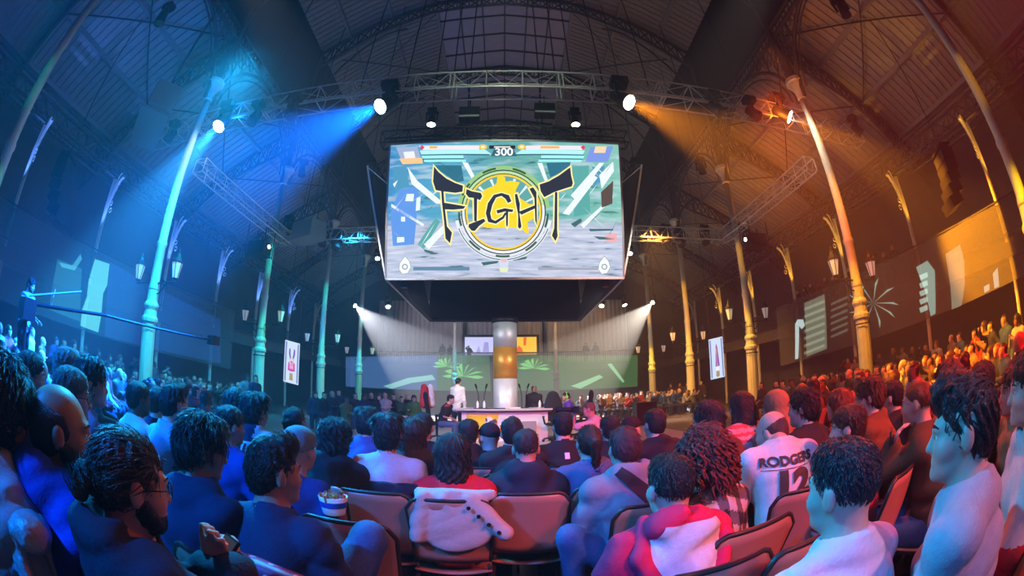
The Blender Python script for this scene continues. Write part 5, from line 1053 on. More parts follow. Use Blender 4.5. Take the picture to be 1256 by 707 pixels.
# ================================================================ the far audience: every spectator an object of their own
CM = [objcol_mat('crowd_skin', .5, skin=True), objcol_mat('crowd_top'), mat('crowd_trousers', (.025, .03, .05), .85, noise=.3), objcol_mat('crowd_hair', .5, hair=True), M['shoe']]
def crowd_mesh(style, stand, pose, twist, seed):
    r = random.Random(seed); hz = 1.6 if stand else 1.2 + r.uniform(-.03, .05)
    D = dict(head=(r.uniform(-.03, .03), .02 if stand else .08, hz), stand=stand)
    if pose == 'fold': D.update(hand_l=(.12, .2, hz - .42), hand_r=(-.12, .22, hz - .4))
    if pose == 'clap': D.update(hand_l=(-.03, .32, hz - .3), hand_r=(.03, .32, hz - .28))
    if pose == 'phone': D.update(hand_l=(-.12, .08, hz - .5), hand_r=(.08, .38, hz - .02))
    if pose == 'chin': D.update(hand_l=(-.1, .3, .66 if not stand else 1.0), hand_r=(.05, .14, hz - .13))
    J = skeleton(D); Rm, T = head_frame(D['head'], twist, r.uniform(-.05, .15)); H = D['head']
    P_ = head_prims(H, Rm, T)[:10] + [('c', T((0, -.028, -.05)), tuple(J['nb']), .056, .06, .03, 0)]
    P_ += limb_prims(J, .02, 1, False, True, True); P_ += limb_prims(J, .014, 2, True, False, False) + [('c', tuple(J['ha' + q] - (J['el' + q] - J['ha' + q]) * .02), tuple(J['ha' + q] - (J['el' + q] - J['ha' + q]) * .36), .033, .026, .01, 0) for q in 'lr'] + foot_prims(J, 4)
    hp, _ = hair_prims(style, Rm, T, 1., 3, .004); P_ += [p for p in hp if p[0] not in ('-p',) and not p[0].startswith('-')][:4] if style in ('long', 'bob') else []
    V, Q_, lb = sdf_mesh(P_, .036, [(H[0] - .12, H[0] + .12, .021), (H[1] - .13, H[1] + .14, .021), (H[2] - .13, H[2] + .13, .02)])
    mi = lb[Q_[:, 0]].astype(int)
    c = V[Q_].mean(1) - np.array(H); c = c @ Rm                                       # hair cap on the scalp
    if style != 'bald': mi[(mi == 0) & ((c[:, 2] > .055) | ((c[:, 1] < -.015) & (c[:, 2] > -.07)) & (np.abs(c[:, 0]) < .075)) & (c[:, 2] > -.09)] = 3
    return np_mesh('spectator', V, Q_, CM, mi)
SEATED = [crowd_mesh(s, False, p, tw, i) for i, (s, p, tw) in enumerate((('short', 'lap', .1), ('long', 'lap', -.1), ('short', 'fold', .2), ('bob', 'chin', 0), ('short', 'clap', -.2), ('bald', 'fold', .1), ('short', 'phone', 0), ('short', 'chin', -.1)))]
STANDING = [crowd_mesh(s, True, p, tw, 20 + i) for i, (s, p, tw) in enumerate((('short', 'fold', .1), ('long', 'lap', -.1), ('short', 'lap', .15), ('bald', 'fold', -.15), ('short', 'phone', 0), ('bob', 'clap', .1)))]
TOPS = [((.015, .015, .02), 'black'), ((.02, .03, .09), 'navy'), ((.5, .5, .52), 'white'), ((.2, .2, .22), 'grey'), ((.35, .03, .03), 'red'), ((.05, .07, .05), 'dark green'), ((.03, .1, .35), 'blue'), ((.3, .22, .14), 'tan'), ((.1, .05, .03), 'brown'), ((.6, .6, .58), 'white')]
TAKEN = []                                                            # plan positions already used
NSPEC = [0]
ORD = 'first second third fourth fifth sixth seventh eighth ninth tenth eleventh twelfth thirteenth fourteenth fifteenth sixteenth seventeenth eighteenth nineteenth twentieth'.split(); ORD += ['twenty-' + o for o in ORD[:9]]
def spectator(x, y, face, stand, row, grp, zf=0, top=None, lab=None):
    k = NSPEC[0]; NSPEC[0] += 1; me = random.choice(STANDING if stand else SEATED); o = link('person', me, None, (x, y, zf), (0, 0, -face)); s = random.uniform(.95, 1.05); o.scale = (s, s, s)
    c, cn = top or random.choice(TOPS); o.color = (*c, 1); tag(o, lab or '%s spectator in %s, %s' % ('standing' if stand else 'seated', cn, row), 'person', grp); return o
ROWN = ['first', 'second', 'third', 'fourth', 'fifth', 'sixth', 'seventh']
def crowd_block(s, rows, a0, a1, grp, words):
    for k, Rr_ in enumerate(rows):
        n = int(Rr_ * math.radians(a1 - a0) / .77)
        m_ = 0
        for i in range(n):
            a = math.radians(a0 + (a1 - a0) * (i + random.uniform(.3, .7)) / n); x = s * Rr_ * math.sin(a) + random.uniform(-.07, .07); y = 13 - Rr_ * math.cos(a) + random.uniform(-.1, .1)
            if math.hypot(x, y) < 4.6 or abs(x) > 14.6 or any((x - p) ** 2 + (y - q) ** 2 < .3 for p, q in TAKEN) or any(abs(abs(x) - CX) < .8 and abs(y - c) < .8 for c in YC): continue
            f = math.atan2(-x, 11 - y) + random.uniform(-.3, .3); stand = k == len(rows) - 1
            wd = '%s row of the %s, %s from the near end' % (ROWN[k], words, ORD[m_]); m_ += 1
            spectator(x, y, f, stand, wd, grp)
            if not stand and math.hypot(x, y) < 9: chair((x, y, 0), -f, 'shell chair in the ' + wd, 'chairs of the ' + words)
# ================================================================ the people one can tell apart
def place(px, py, d, az_, D, label, group=None, near=True, seat=True, seatlabel=None, hc=None, z_off=0):
    """seat a figure so that its head centre is where the pixel ray reaches distance d; az_: heading of the body in degrees from straight ahead, clockwise"""
    q = at_d(px, py, d); th = math.radians(az_); lean = D.get('lean', .08); z = q.z - z_off
    D = dict(D); D['head'] = (0, lean, z); df = dict(step=.02, fine=.0085, hstep=.0085, gstep=.017, tuft=700) if d < 2.3 else dict(step=.025, fine=.0108, hstep=.0105, gstep=.021, tuft=420) if d < 3.2 else dict(step=.028, fine=.0125, hstep=.0125, gstep=.025, tuft=260)
    if d > 1.9: D = {**df, **D}
    loc = Vector((q.x - lean * math.sin(th), q.y - lean * math.cos(th), z_off)); TAKEN.append((loc.x, loc.y))
    def loc_of(p): v = Vector(p) - loc; c, s = math.cos(th), math.sin(th); return (v.x * c - v.y * s, v.x * s + v.y * c, v.z)
    for k in ('hand_l', 'hand_r', 'knee_l', 'knee_r', 'foot_l', 'foot_r', 'elbow_l', 'elbow_r'):
        if k + '_px' in D: D[k] = loc_of(at_d(*D[k + '_px']))
    r = person(label, loc, -th, D, group, near)
    if seat: chair((loc.x, loc.y, z_off), -th, seatlabel or ' '.join(('shell chair of the ' + label).split()[:14]).rstrip(','))
    return (loc, th) + r
def on_back(t, gname, fn_mesh, name, m, off=.006, front=False):
    """wrap a flat mesh (x, z in the wearer's frame) on the back of a garment"""
    from mathutils.bvhtree import BVHTree
    g = next(c for c in t.children if c.name.split('.')[0] == gname); me = g.data
    bv = BVHTree.FromPolygons([v.co for v in me.vertices], [tuple(p.vertices) for p in me.polygons])
    bm = bmesh.new(); bm.from_mesh(fn_mesh); bmesh.ops.triangulate(bm, faces=bm.faces)
    for _ in range(3):
        ed = [e for e in bm.edges if e.calc_length() > .022]
        if not ed: break
        bmesh.ops.subdivide_edges(bm, edges=ed, cuts=1); bmesh.ops.triangulate(bm, faces=bm.faces)
    s = 1 if front else -1; dead = []
    for v in bm.verts:
        h = bv.ray_cast(Vector((v.co.x, s, v.co.z)), Vector((0, -s, 0)))
        if h[0] is None: dead.append(v)
        else: v.co = h[0] + Vector((0, s * off, 0))
    bmesh.ops.delete(bm, geom=dead, context='VERTS'); me2 = bpy.data.meshes.new(name); bm.to_mesh(me2); bm.free(); me2.polygons.foreach_set('use_smooth', [True] * len(me2.polygons)); me2.materials.append(m); return link(name, me2, g)
def text_mesh(s, size, x, z, sxx=1., tilt=0., bold=.004, mirror=True):
    cu = bpy.data.curves.new('lettering', 'FONT'); cu.body = s; cu.size = size; cu.align_x = 'CENTER'; cu.align_y = 'CENTER'; cu.offset = bold
    tmp = bpy.data.objects.new('tmp', cu); COL.objects.link(tmp); me = bpy.data.meshes.new_from_object(tmp.evaluated_get(bpy.context.evaluated_depsgraph_get())); bpy.data.objects.remove(tmp)
    for v in me.vertices: a, b = v.co.x * sxx, v.co.y; c, q = math.cos(tilt), math.sin(tilt); v.co = Vector((x + (a * c - b * q), 0, z + a * q + b * c))
    return me
def poly_mesh(polys):
    m = MB(); [m.add([(x, 0, z) for x, z in p], [tuple(range(len(p)))]) for p in polys]; return m.mesh('print', [])
INK = {k: mat('garment_ink', c, .7, noise=.1) for k, c in (('white', (.75, .75, .75)), ('dark', (.05, .035, .025)), ('black', (.012, .012, .014)))}
NAVY, BLK, WHT, GRY = (.012, .02, .06), (.01, .01, .012), (.62, .6, .6), (.26, .25, .28)
DARKT = mat('dark_trousers', (.015, .017, .025), .85, noise=.3, nscale=40, bump=.1)
# ---- front rows, left
_, _, bun, J, T, Rm = place(160, 592, 1.1, 16, dict(hair='bun', hcol=(.05, .032, .02), hstep=.005, hamp=.0045, beard=BLACK, glasses=True, eyes=True, top='hoodie', col=(.012, .02, .045), collar=WHT, skin='light', hyaw=.12, hpitch=-.08, hand_l_px=(256, 690, 1.18), hand_r_px=(286, 696, 1.16), curl=.75, fine=.0055, step=.012), 'bearded man with hair in a bun, glasses and dark navy hoodie, looking at a phone')
ph = at_d(270, 686, 1.17); t = thing('smartphone', 'black smartphone held up by the man with the bun', 'phone', ph, -.5); Rp = Matrix.Rotation(-.75, 3, 'X')
MB().box((0, 0, 0), (.075, .009, .15), Rp).build('case', M['black'], t); MB().box(tuple(Rp @ Vector((0, -.006, 0))), (.068, .002, .14), Rp).build('display', emis('phone_light', (.03, .03, .05), 1), t)
for k in range(4): MB().box(tuple(Rp @ Vector((-.01 + .008 * (k % 2), -.0078, .05 - .03 * k))), (.035 - .008 * (k % 2), .001, .005), Rp).build('display_line', emis('phone_text', (.75, .12, .1), .7), t)
place(75, 528, 1.3, 10, dict(hair='fringe', hcol=(.04, .028, .022), beard=BLACK, eyes=True, top='hoodie', col=(.02, .07, .62), skin='tan', hyaw=.35, bulk=1.1, fine=.0055, step=.013), 'balding bearded man in a royal blue hoodie at the left edge')
place(8, 505, 1.35, 12, dict(hair='curly', hcol=BLACK, top='hoodie', col=(.25, .42, .5), lean=.1), 'person with big dark curly hair and pale blue hoodie cut by the left edge')
place(38, 462, 2.6, 20, dict(hair='short', hcol=BLACK, top='longtee', col=NAVY, hyaw=.2), 'dark-haired man in profile behind the balding man, against the dark platform')
place(83, 455, 2.75, 22, dict(hair='short', hcol=GREYH, top='longtee', col=(.12, .16, .22), hyaw=.15, eyes=True), 'grey-haired man with a headset, farthest of the left-edge heads')
place(88, 486, 2.2, 24, dict(hair='short', hcol=(.12, .11, .1), top='longtee', col=NAVY, glasses=True, eyes=True, hyaw=.2), 'grey-haired man with glasses just behind the balding man')
place(112, 470, 2.55, 26, dict(hair='messy', hcol=BLACK, top='longtee', col=(.12, .22, .4), eyes=True, hyaw=.2, lean=.16, hand_r=(.2, .5, 1.0), hand_l=(-.02, .5, .98)), 'dark-haired man in a blue-grey sweater stretching his arms forward')
place(170, 490, 3.4, 16, dict(hair='short', hcol=BLACK, top='tee', col=WHT, skin='dark'), 'man in a white shirt below the bright left column')
place(214, 497, 2.85, 12, dict(hair='quiff', hcol=BLACK, top='longtee', col=(.33, .42, .6), lean=.14), 'man in a pale blue shirt leaning forward, dark hair', )
place(196, 496, 3.6, 14, dict(hair='short', hcol=BLACK, top='tee', col=NAVY), 'dark-haired person half hidden left of the pale blue shirt')
place(248, 549, 1.75, 18, dict(hair='messy', hcol=BLACK, hamp=.008, top='jacket', col=(.012, .02, .07), collar=(.5, .55, .55), glasses=True, eyes=True, skin='tan', hyaw=.3, hpitch=-.2, lean=.12, fine=.006), 'young man in glasses and navy coat with a pale fleece collar, looking down')
place(336, 580, 1.6, 6, dict(hair='quiff', hcol=BLACK, hamp=.004, hstep=.0055, top='tee', col=(.018, .035, .09), skin='tan', hyaw=.5, lean=.06, sw=.18, knee_r_px=(452, 662, 1.75), foot_r_px=(440, 720, 1.9), eyes=True, fine=.006), 'man with swept-back black hair in a navy tee, one denim knee turned out')
place(282, 523, 2.8, 12, dict(hair='short', hcol=BLACK, top='longtee', col=(.02, .05, .3), hyaw=.2), 'short-haired man in a deep blue sweater behind the scarfed man')
_, _, mo_, J, T, Rm = place(313, 505, 3.1, 6, dict(hair='messy', hcol=BLACK, top='jacket', col=(.012, .02, .07), hyaw=.1, bulk=1.05, paint=[((.6, .62, .65), lambda f, J: (f[:, 2] > J['shl'][2] + .035) & (np.abs(f[:, 0]) > .08))]), 'man in a navy jacket with white shoulders and white lettering across the back')
on_back(mo_, 'jacket', text_mesh('WOTEN', .085, 0, J['ch'][2] + .09, 1.1), 'lettering', INK['white'])
rr = random.Random(3)
for k in range(30): x, z = rr.uniform(-.17, .12), J['ch'][2] - .03 - rr.uniform(0, .16); on_back(mo_, 'jacket', poly_mesh([[(x, z), (x + .03, z + .012), (x + .045, z - .01), (x + .012, z - .016)]]), 'print', INK['white'])
place(291, 498, 3.7, 8, dict(hair='curly', hcol=BLACK, top='jacket', col=(.05, .14, .2)), 'curly-haired person in a teal jacket beside the lettered navy jacket')
place(367, 553, 2.35, 8, dict(hair='beanie', hcol=(.2, .26, .27), top='longtee', col=(.015, .035, .17), bulk=1.2, lean=.2, hand_r_px=(408, 622, 2.15)), 'broad-backed man in a grey knit cap and dark blue sweater, bent forward')
place(362, 519, 3.4, 4, dict(hair='bun', hcol=BLACK, top='tee', col=(.4, .5, .55)), 'person with dark hair tied up in front of the grey knit cap')
place(412, 541, 2.75, 2, dict(hair='curly', hcol=BLACK, top='hoodie', col=BLK), 'curly-haired person in a black hoodie left of the pale grey tee')
tub = at_d(409, 618, 2.12); t = thing('food_tub', 'blue and white paper tub of orange fries held by the man in the knit cap', 'tub', tub); MB().lathe([(.055, -.05), (.075, .04), (.068, .04), (.05, -.03)], 16, caps=False).build('tub', M['white'], t, True); MB().lathe([(.0655, -.012), (.0715, .018)], 16, caps=False).build('band', mat('blue_print', (.02, .08, .5), .5, noise=.1), t, True)
fr_ = MB()
for k in range(16): a, r = k * 2.4, .012 + .003 * k; fr_.bar((r * math.cos(a), r * math.sin(a), -.01), (r * 1.3 * math.cos(a), r * 1.3 * math.sin(a), .055), .012)
fr_.lathe([(.055, .0), (.04, .02)], 10); tag(fr_.build('fries', mat('orange_fries', (.75, .2, .03), .6, noise=.2), t), kind='stuff')
# ---- centre
place(476, 533, 2.75, -2, dict(hair='messy', hcol=BLACK, hamp=.009, top='longtee', col=(.45, .46, .48), lean=.1, sw=.175, trousers=DARKT), 'person with untidy dark hair in a pale grey tee, dark coat over the chair')
place(507, 533, 3.1, 0, dict(hair='long', hcol=DBROWN, top='jacket', col=(.03, .028, .03)), 'person with long brown hair and a headband right of the pale grey tee')
place(519, 525, 3.6, 0, dict(hair='short', hcol=BLACK, top='jacket', col=BLK), 'dark figure with short hair in front of the long-haired person')
place(450, 519, 3.6, -2, dict(hair='messy', hcol=BLACK, top='longtee', col=(.05, .1, .3)), 'dark-haired person in blue ahead of the curly black hoodie')
place(556, 557, 2.6, -3, dict(hair='bob', hcol=BLACK, hstep=.006, top='longtee', col=(.62, .012, .03), trousers=DARKT), 'woman with shoulder-length dark hair in a red top, beige trench coat on her chair')
place(575, 533, 3.6, 0, dict(hair='short', hcol=BLACK, top='jacket', col=BLK), 'dark silhouette between the red top and the capped man')
place(600, 537, 3.6, 0, dict(hair='cap', hcol=BLK, top='jacket', col=BLK, hyaw=-.5), 'man in a dark baseball cap turned left, in front of the desk')
place(628, 533, 3.3, 0, dict(hair='short', hcol=BLACK, top='jacket', col=BLK), 'black-clad person right of the capped man, in front of the desk')
place(645, 551, 2.75, 0, dict(hair='crop', hcol=(.03, .02, .02), hstep=.006, hamp=.003, top='hoodie', col=(.012, .014, .03), collar=WHT, trousers=DARKT, foot_l=(-.15, .3, .07), foot_r=(.15, .3, .07)), 'man in a black hoodie and white tee on the fully visible brown chair', None, True, True, 'brown shell chair seen whole from behind in the middle of the front row')
_, _, bk, J, T, Rm = place(690, 524, 3.65, -4, dict(hair='short', hcol=BLACK, top='tee', col=BLK, sw=.18), 'broad man in a black tee with a small white tag at the neck')
on_back(bk, 'shirt', poly_mesh([[(-.02, J['nb'][2] - .1), (.02, J['nb'][2] - .1), (.02, J['nb'][2] - .05), (-.02, J['nb'][2] - .05)]]), 'tag', INK['white'])
place(722, 544, 2.9, -6, dict(hair='ponytail', hcol=DBROWN, top='jacket', col=(.06, .11, .24)), 'person with a long ponytail and blue jacket left of the grey hoodie')
_, _, gh, J, T, Rm = place(765, 550, 2.45, -8, dict(hair='bandana', hcol=(.06, .025, .03), hamp=.004, top='hoodie', col=(.22, .21, .25), bulk=1.08, lean=.1, knee_l_px=(700, 660, 2.3), foot_l_px=(705, 715, 2.5)), 'man in a grey hoodie with a lettered black strap across the back')
on_back(gh, 'hoodie', poly_mesh([[(-.12, J['ch'][2] + .17), (-.08, J['ch'][2] + .21), (.24, J['ch'][2] - .05), (.22, J['ch'][2] - .2), (.1, J['ch'][2] - .08)]]), 'strap', INK['black'], .008)
on_back(gh, 'hoodie', text_mesh('RE', .1, .13, J['ch'][2] - .085, .9, -.3), 'lettering', INK['white'], .012)
place(748, 528, 3.65, -6, dict(hair='short', hcol=BLACK, top='jacket', col=BLK), 'dark-headed person in front of the ponytail and grey hoodie')
place(774, 527, 4.0, -8, dict(hair='cap', hcol=BLK, top='jacket', col=BLK, hyaw=.9), 'man in a black cap turned right, in front of the grey hoodie')
place(803, 521, 3.5, -10, dict(hair='short', hcol=BLACK, top='jacket', col=BLK), 'black silhouette standing out against the amber floor')
# ---- right
_, _, rh, J, T, Rm = place(822, 599, 1.62, -6, dict(hair='crop', tuft=1500, hcol=BLACK, hamp=.002, hstep=.0055, top='hoodie', col=(.72, .012, .075), skin='light', sw=.18, fine=.006, step=.013, lean=.06), 'man in a bright red hoodie with a white hood lining')
n = J['nb']; on_back(rh, 'hoodie', poly_mesh([[(-.15, n[2] - .06), (-.13, n[2] + .0), (-.1, n[2] + .06), (.1, n[2] + .06), (.14, n[2] + .01), (.16, n[2] - .05), (.14, n[2] - .12), (.09, n[2] - .19), (.03, n[2] - .245), (-.03, n[2] - .24), (-.08, n[2] - .19), (-.13, n[2] - .12)]]), 'hood_lining', cloth((.72, .68, .7)), .012)
for pts in ([(-.11, n[1] - .0, n[2] + .04), (-.17, n[1] - .1, n[2] - .06), (-.12, n[1] - .165, n[2] - .17), (-.04, n[1] - .19, n[2] - .27)], [(.11, n[1], n[2] + .04), (.18, n[1] - .1, n[2] - .05), (.12, n[1] - .165, n[2] - .17), (.02, n[1] - .19, n[2] - .27)]):
    V, Q_, _ = sdf_mesh([('c', a, b, .032, .034, .02, 0) for a, b in zip(pts, pts[1:])], .012, None, wrinkles(.005, 9)); link('hood_edge', np_mesh('hood_edge', V, Q_, cloth((.72, .012, .075))), rh)
CK = lambda f, J: ((np.floor((f[:, 0] + 9) / .055) % 2 == 0) & (np.floor((f[:, 2] + np.abs(f[:, 0]) * .4) / .06) % 2 == 0))
HK = lambda f, J: ((np.floor((f[:, 0] + 9) / .055) % 2 == 0) ^ (np.floor((f[:, 2] + np.abs(f[:, 0]) * .4) / .06) % 2 == 0))
loc, th, cr, J, T, Rm = place(862, 562, 1.95, -10, dict(hair='curly', hcol=(.12, .02, .012), hamp=.02, top='longtee', col=(.02, .018, .018), gstep=.011, paint=[((.5, .46, .45), CK), ((.12, .1, .1), HK)]), 'person with a mass of long red curls and a black and white checked shirt')
rc = random.Random(5); cm_ = MB()
for k in range(260):
    a, e = rc.uniform(0, 2 * PI), rc.uniform(-.25, 1.3); p = np.array((math.cos(a) * math.cos(e) * .098, math.sin(a) * math.cos(e) * .115 - .02, .035 + .108 * math.sin(e)))
    if p[1] > .06 and p[2] < .09: continue
    L_, R1, ph_ = rc.uniform(.1, .23), rc.uniform(.008, .014), rc.uniform(0, 6); o = p * np.array((1.0, 1.0, 0)); o = o / (np.linalg.norm(o) + 1e-6); pts = []
    for i in range(11):
        u = i / 10; c = p + o * (.055 * math.sin(u * 1.7)) + np.array((0, 0, -L_ * u ** 1.3 + .02 * u)); pts.append(T(c + np.array((R1 * math.cos(ph_ + u * 19), R1 * math.sin(ph_ + u * 19), 0))))
    cm_.tube(pts, [.006] * 3 + [.0075] * 6 + [.005, .002], 4, False)
ho = next(c for c in cr.children if c.name.startswith('hair')); o = cm_.build('curls', hair_mat((.16, .02, .012)), ho, True); o['kind'] = 'stuff'
_, _, je, J, T, Rm = place(946, 530, 2.6, 10, dict(hair='bald', hcol=(.07, .035, .025), top='longtee', col=(.66, .62, .6), skin='light', hyaw=-.65, sw=.185, bulk=1.08, lean=.2, nb=(0, -.07, .085), hpitch=-.15, gstep=.011, wr=.004), 'bald man in a white football jersey with a name and number 12 on the back')
on_back(je, 'shirt', text_mesh('RODGERS', .066, -.01, J['nb'][2] - .066, 1.15, 0, .003), 'lettering', INK['dark'], .009)
on_back(je, 'shirt', text_mesh('12', .2, .0, J['nb'][2] - .2, 1.15, 0, .012), 'number', INK['dark'], .009)
on_back(je, 'shirt', poly_mesh([[(-.17, J['nb'][2] - .108), (.18, J['nb'][2] - .108), (.18, J['nb'][2] - .105), (-.17, J['nb'][2] - .105)]]), 'seam', INK['black'])
place(868, 517, 2.9, -14, dict(hair='messy', hcol=BLACK, top='jacket', col=(.09, .03, .015), bulk=1.2, lean=.16, hyaw=-.3), 'dark-haired person in a wide brown jacket ahead of the red curls')
place(908, 499, 3.7, -16, dict(hair='bob', hcol=BLACK, top='longtee', col=(.5, .08, .08), lean=.16, paint=[((.6, .3, .3), lambda f, J: np.floor(f[:, 2] / .03) % 2 == 0)]), 'dark-haired person in a red striped top bending forward')
place(949, 500, 3.6, -16, dict(hair='hood', hcol=(.3, .17, .08), top='hoodie', col=(.3, .17, .08)), 'person with a tan hood up, just above the bald man')
place(985, 501, 3.0, -20, dict(hair='messy', hcol=BLACK, top='jacket', col=(.02, .015, .015), bulk=1.1, hyaw=-.3), 'dark-haired man in a black jacket right of the jersey')
place(1040, 526, 2.45, -16, dict(hair='short', hcol=(.045, .018, .01), top='tee', col=(.55, .02, .02), hyaw=-.35, eyes=True), 'brown-haired man in a red tee, face turned left')
place(1034, 600, 1.16, -6, dict(hair='crop', tuft=2200, hcol=(.02, .015, .02), hamp=.002, hstep=.005, top='tee', col=(.66, .6, .66), skin='light', hyaw=-.1, gstep=.0095, fine=.0055, step=.012), 'man in a white tee with cropped dark hair, biggest head at the lower right')
place(1066, 487, 3.1, -22, dict(hair='messy', hcol=(.08, .03, .012), top='jacket', col=(.16, .06, .015), hyaw=-.35, eyes=True, bulk=1.1), 'man with tousled auburn hair and a shiny brown leather jacket')
_, _, rd, J, T, Rm = place(1125, 495, 2.6, -26, dict(hair='buzz', hcol=(.2, .04, .012), top='jacket', col=(.1, .045, .015), lean=.14, hyaw=.1, hand_l_px=(1096, 545, 2.45), elbow_l_px=(1080, 580, 2.5)), 'man with cropped red hair and a brown jacket raising a phone')
p = at_d(1093, 536, 2.44); t = thing('smartphone', 'dark phone raised by the man with cropped red hair', 'phone', p, .6); MB().box((0, 0, 0), (.15, .009, .075)).build('case', M['black'], t); MB().box((-.055, -.006, .02), (.02, .003, .02)).build('lens', M['grey'], t)
place(1182, 528, 1.2, -22, dict(hair='quiff', hcol=(.02, .012, .012), hamp=.006, hstep=.0055, top='tee', col=(.4, .34, .38), skin='light', hyaw=-.15, eyes=True, gstep=.0095, fine=.0055, step=.012, lean=.05), 'man with a tall dark quiff in profile and a grey-mauve tee')
place(1264, 475, 1.75, -28, dict(hair='short', hcol=DBROWN, top='jacket', col=(.62, .5, .46), bulk=1.15, eyes=True, paint=[((.55, .02, .02), lambda f, J: (f[:, 2] < J['ch'][2] - .12))]), 'person in a pale pink and red sports jacket at the right edge')
place(1162, 468, 3.3, -30, dict(hair='curly', hcol=(.09, .025, .012), top='longtee', col=(.3, .08, .04), hyaw=-.2, eyes=True), 'curly-haired person just left of the quiff, lit red')
place(1204, 470, 3.0, -30, dict(hair='short', hcol=DBROWN, top='jacket', col=(.3, .2, .08), hyaw=-.2), 'dark-haired person in a patterned yellow jacket behind the quiff')
place(1243, 478, 2.6, -34, dict(hair='bob', hcol=DBROWN, top='jacket', col=(.35, .25, .12), hyaw=-.3, eyes=True), 'person with hand at face near the right edge, above the pale jacket')
place(1028, 497, 3.6, -20, dict(hair='long', hcol=REDH, top='longtee', col=(.2, .03, .02)), 'long auburn hair between the black jacket and the auburn-haired man')
place(1093, 488, 3.5, -24, dict(hair='short', hcol=BLACK, top='jacket', col=BLK), 'dark-haired figure between the two brown jackets')
chair(Vector((at_d(970, 690, 1.62).x, at_d(970, 690, 1.62).y + .25, 0)), .15, 'empty red-lit shell chair in front of the man in the white tee')
chair(Vector((at_d(430, 660, 1.95).x, at_d(430, 660, 1.95).y + .25, 0)), 0, 'empty olive-lit shell chair behind the denim knee')
# ---- clothes hung on chairs
def drape(px, py, d, rz, prims, c, label, seed, name='draped_coat', amp=.007):
    q = at_d(px, py, d); V, Q_, _ = sdf_mesh(prims, .012, None, wrinkles(amp, seed)); o = link(name, np_mesh(name, V, Q_, cloth(c)), None, q, (0, 0, rz)); tag(o, label, 'coat'); return o
SH = [('c', (-.2, 0, 0), (.2, 0, 0), .04, .04, .03, 0), ('e', (0, -.05, -.2), (.25, .035, .24), None, .05, 0), ('e', (0, .04, -.1), (.2, .03, .12), None, .05, 0)]
drape(475, 598, 2.62, .03, [('c', (-.2, 0, 0), (.2, 0, 0), .03, .03, .03, 0), ('e', (0, -.05, -.3), (.25, .04, .34), None, .05, 0)], (.008, .009, .025), 'very dark long coat hung over the chair of the pale grey tee', 1)
tc_ = drape(558, 606, 2.3, 0, [('c', (-.19, 0, 0), (.19, 0, 0), .028, .028, .02, 0), ('e', (0, -.045, -.15), (.22, .04, .18), None, .04, 0), ('c', (.08, -.045, -.02), (.26, -.07, -.2), .035, .045, .03, 0), ('c', (-.16, -.05, -.02), (-.2, -.06, -.24), .04, .045, .03, 0), ('c', (-.05, -.06, -.02), (-.02, -.06, -.08), .03, .02, .02, 0)], (.5, .4, .33), 'beige trench coat draped over the chair of the woman in red', 2)
for k in range(4): MB().lathe([(.011, -.004), (.011, .004)], 10, (.08 + .05 * k, -.115, -.05 - .045 * k), True, Matrix.Rotation(PI / 2, 3, 'X')).build('button', M['black'], tc_)
pk = drape(335, 705, 1.4, -.1, [('c', (-.24, 0, 0), (.24, 0, -.03), .04, .04, .03, 0), ('e', (0, -.03, -.12), (.27, .04, .16), None, .05, 0)], (.38, .015, .1), 'magenta jacket with white floral print over the chair of the navy tee', 4, 'patterned_jacket')
pm_ = bpy.data.materials.new('floral_print'); pm_.use_nodes = True; nn = pm_.node_tree.nodes; LL = pm_.node_tree.links; vo = nn.new('ShaderNodeTexVoronoi'); vo.inputs['Scale'].default_value = 22; tcn = nn.new('ShaderNodeTexCoord'); LL.new(tcn.outputs['Object'], vo.inputs['Vector'])
rp = nn.new('ShaderNodeValToRGB'); e_ = rp.color_ramp.elements; e_[0].position = .28; e_[0].color = (.6, .55, .62, 1); e_[1].position = .33; e_[1].color = (.42, .012, .1, 1); LL.new(vo.outputs['Distance'], rp.inputs[0]); LL.new(rp.outputs[0], nn['Principled BSDF'].inputs['Base Color']); pk.data.materials[0] = pm_
sj = drape(24, 618, 1.32, -.25, SH, (.3, .55, .6), 'silvery blue jacket hung over the chair of the balding man', 6, 'silver_jacket', .014); sj.data.materials[0] = mat('silver_cloth', (.3, .46, .5), .45, .2, noise=.4, nscale=25, bump=.6, bscale=35)
# ---- the stage people
place(553, 490, 12.0, 95, dict(hair='short', hcol=BLACK, top='tee', col=(.012, .012, .014), hyaw=.1, hpitch=-.1, lean=.25, knee_r=(.13, .4, .5), skin='light', paint=[((.5, .03, .03), lambda f, J: (f[:, 2] > J['shl'][2] + .02) & (np.abs(f[:, 0]) > .13))]), 'seated player in black leaning toward the desk from the left gaming chair', None, True, False, None, None, .12)
place(562, 469, 13.3, 20, dict(stand=True, hair='short', hcol=BLACK, top='longtee', col=(.66, .64, .62), trousers=DARKT, hpitch=-.2, feet=True), 'man in a white shirt standing at the left of the desk, seen from behind', None, True, False, None, None, .12)
place(655, 478, 13.9, 5, dict(stand=True, hair='short', hcol=(.4, .3, .16), top='jacket', col=BLK, trousers=DARKT, bulk=1.1, feet=True), 'fair-haired man in a dark suit, seen from behind right of the steel tube', None, True, False, None, None, -.12)
_, _, pr, J, T, Rm = place(694, 487, 12.4, -90, dict(hair='short', hcol=BLACK, top='longtee', col=(.1, .06, .5), hyaw=-.1, lean=.15), 'player in purple with bright green headphones facing the desk from the right', None, True, False, None, None, .12)
gm = MB(); gm.tube([T((.088 * math.cos(a), -.01, .03 + .105 * math.sin(a))) for a in np.linspace(-.2, PI + .2, 12)], .016, 6)
for s in (-1, 1): gm.lathe([(.045, -.02), (.05, 0), (.045, .02)], 12, T((s * .088, -.01, -.005)), True, Matrix.Rotation(PI / 2, 3, 'Y') if True else None)
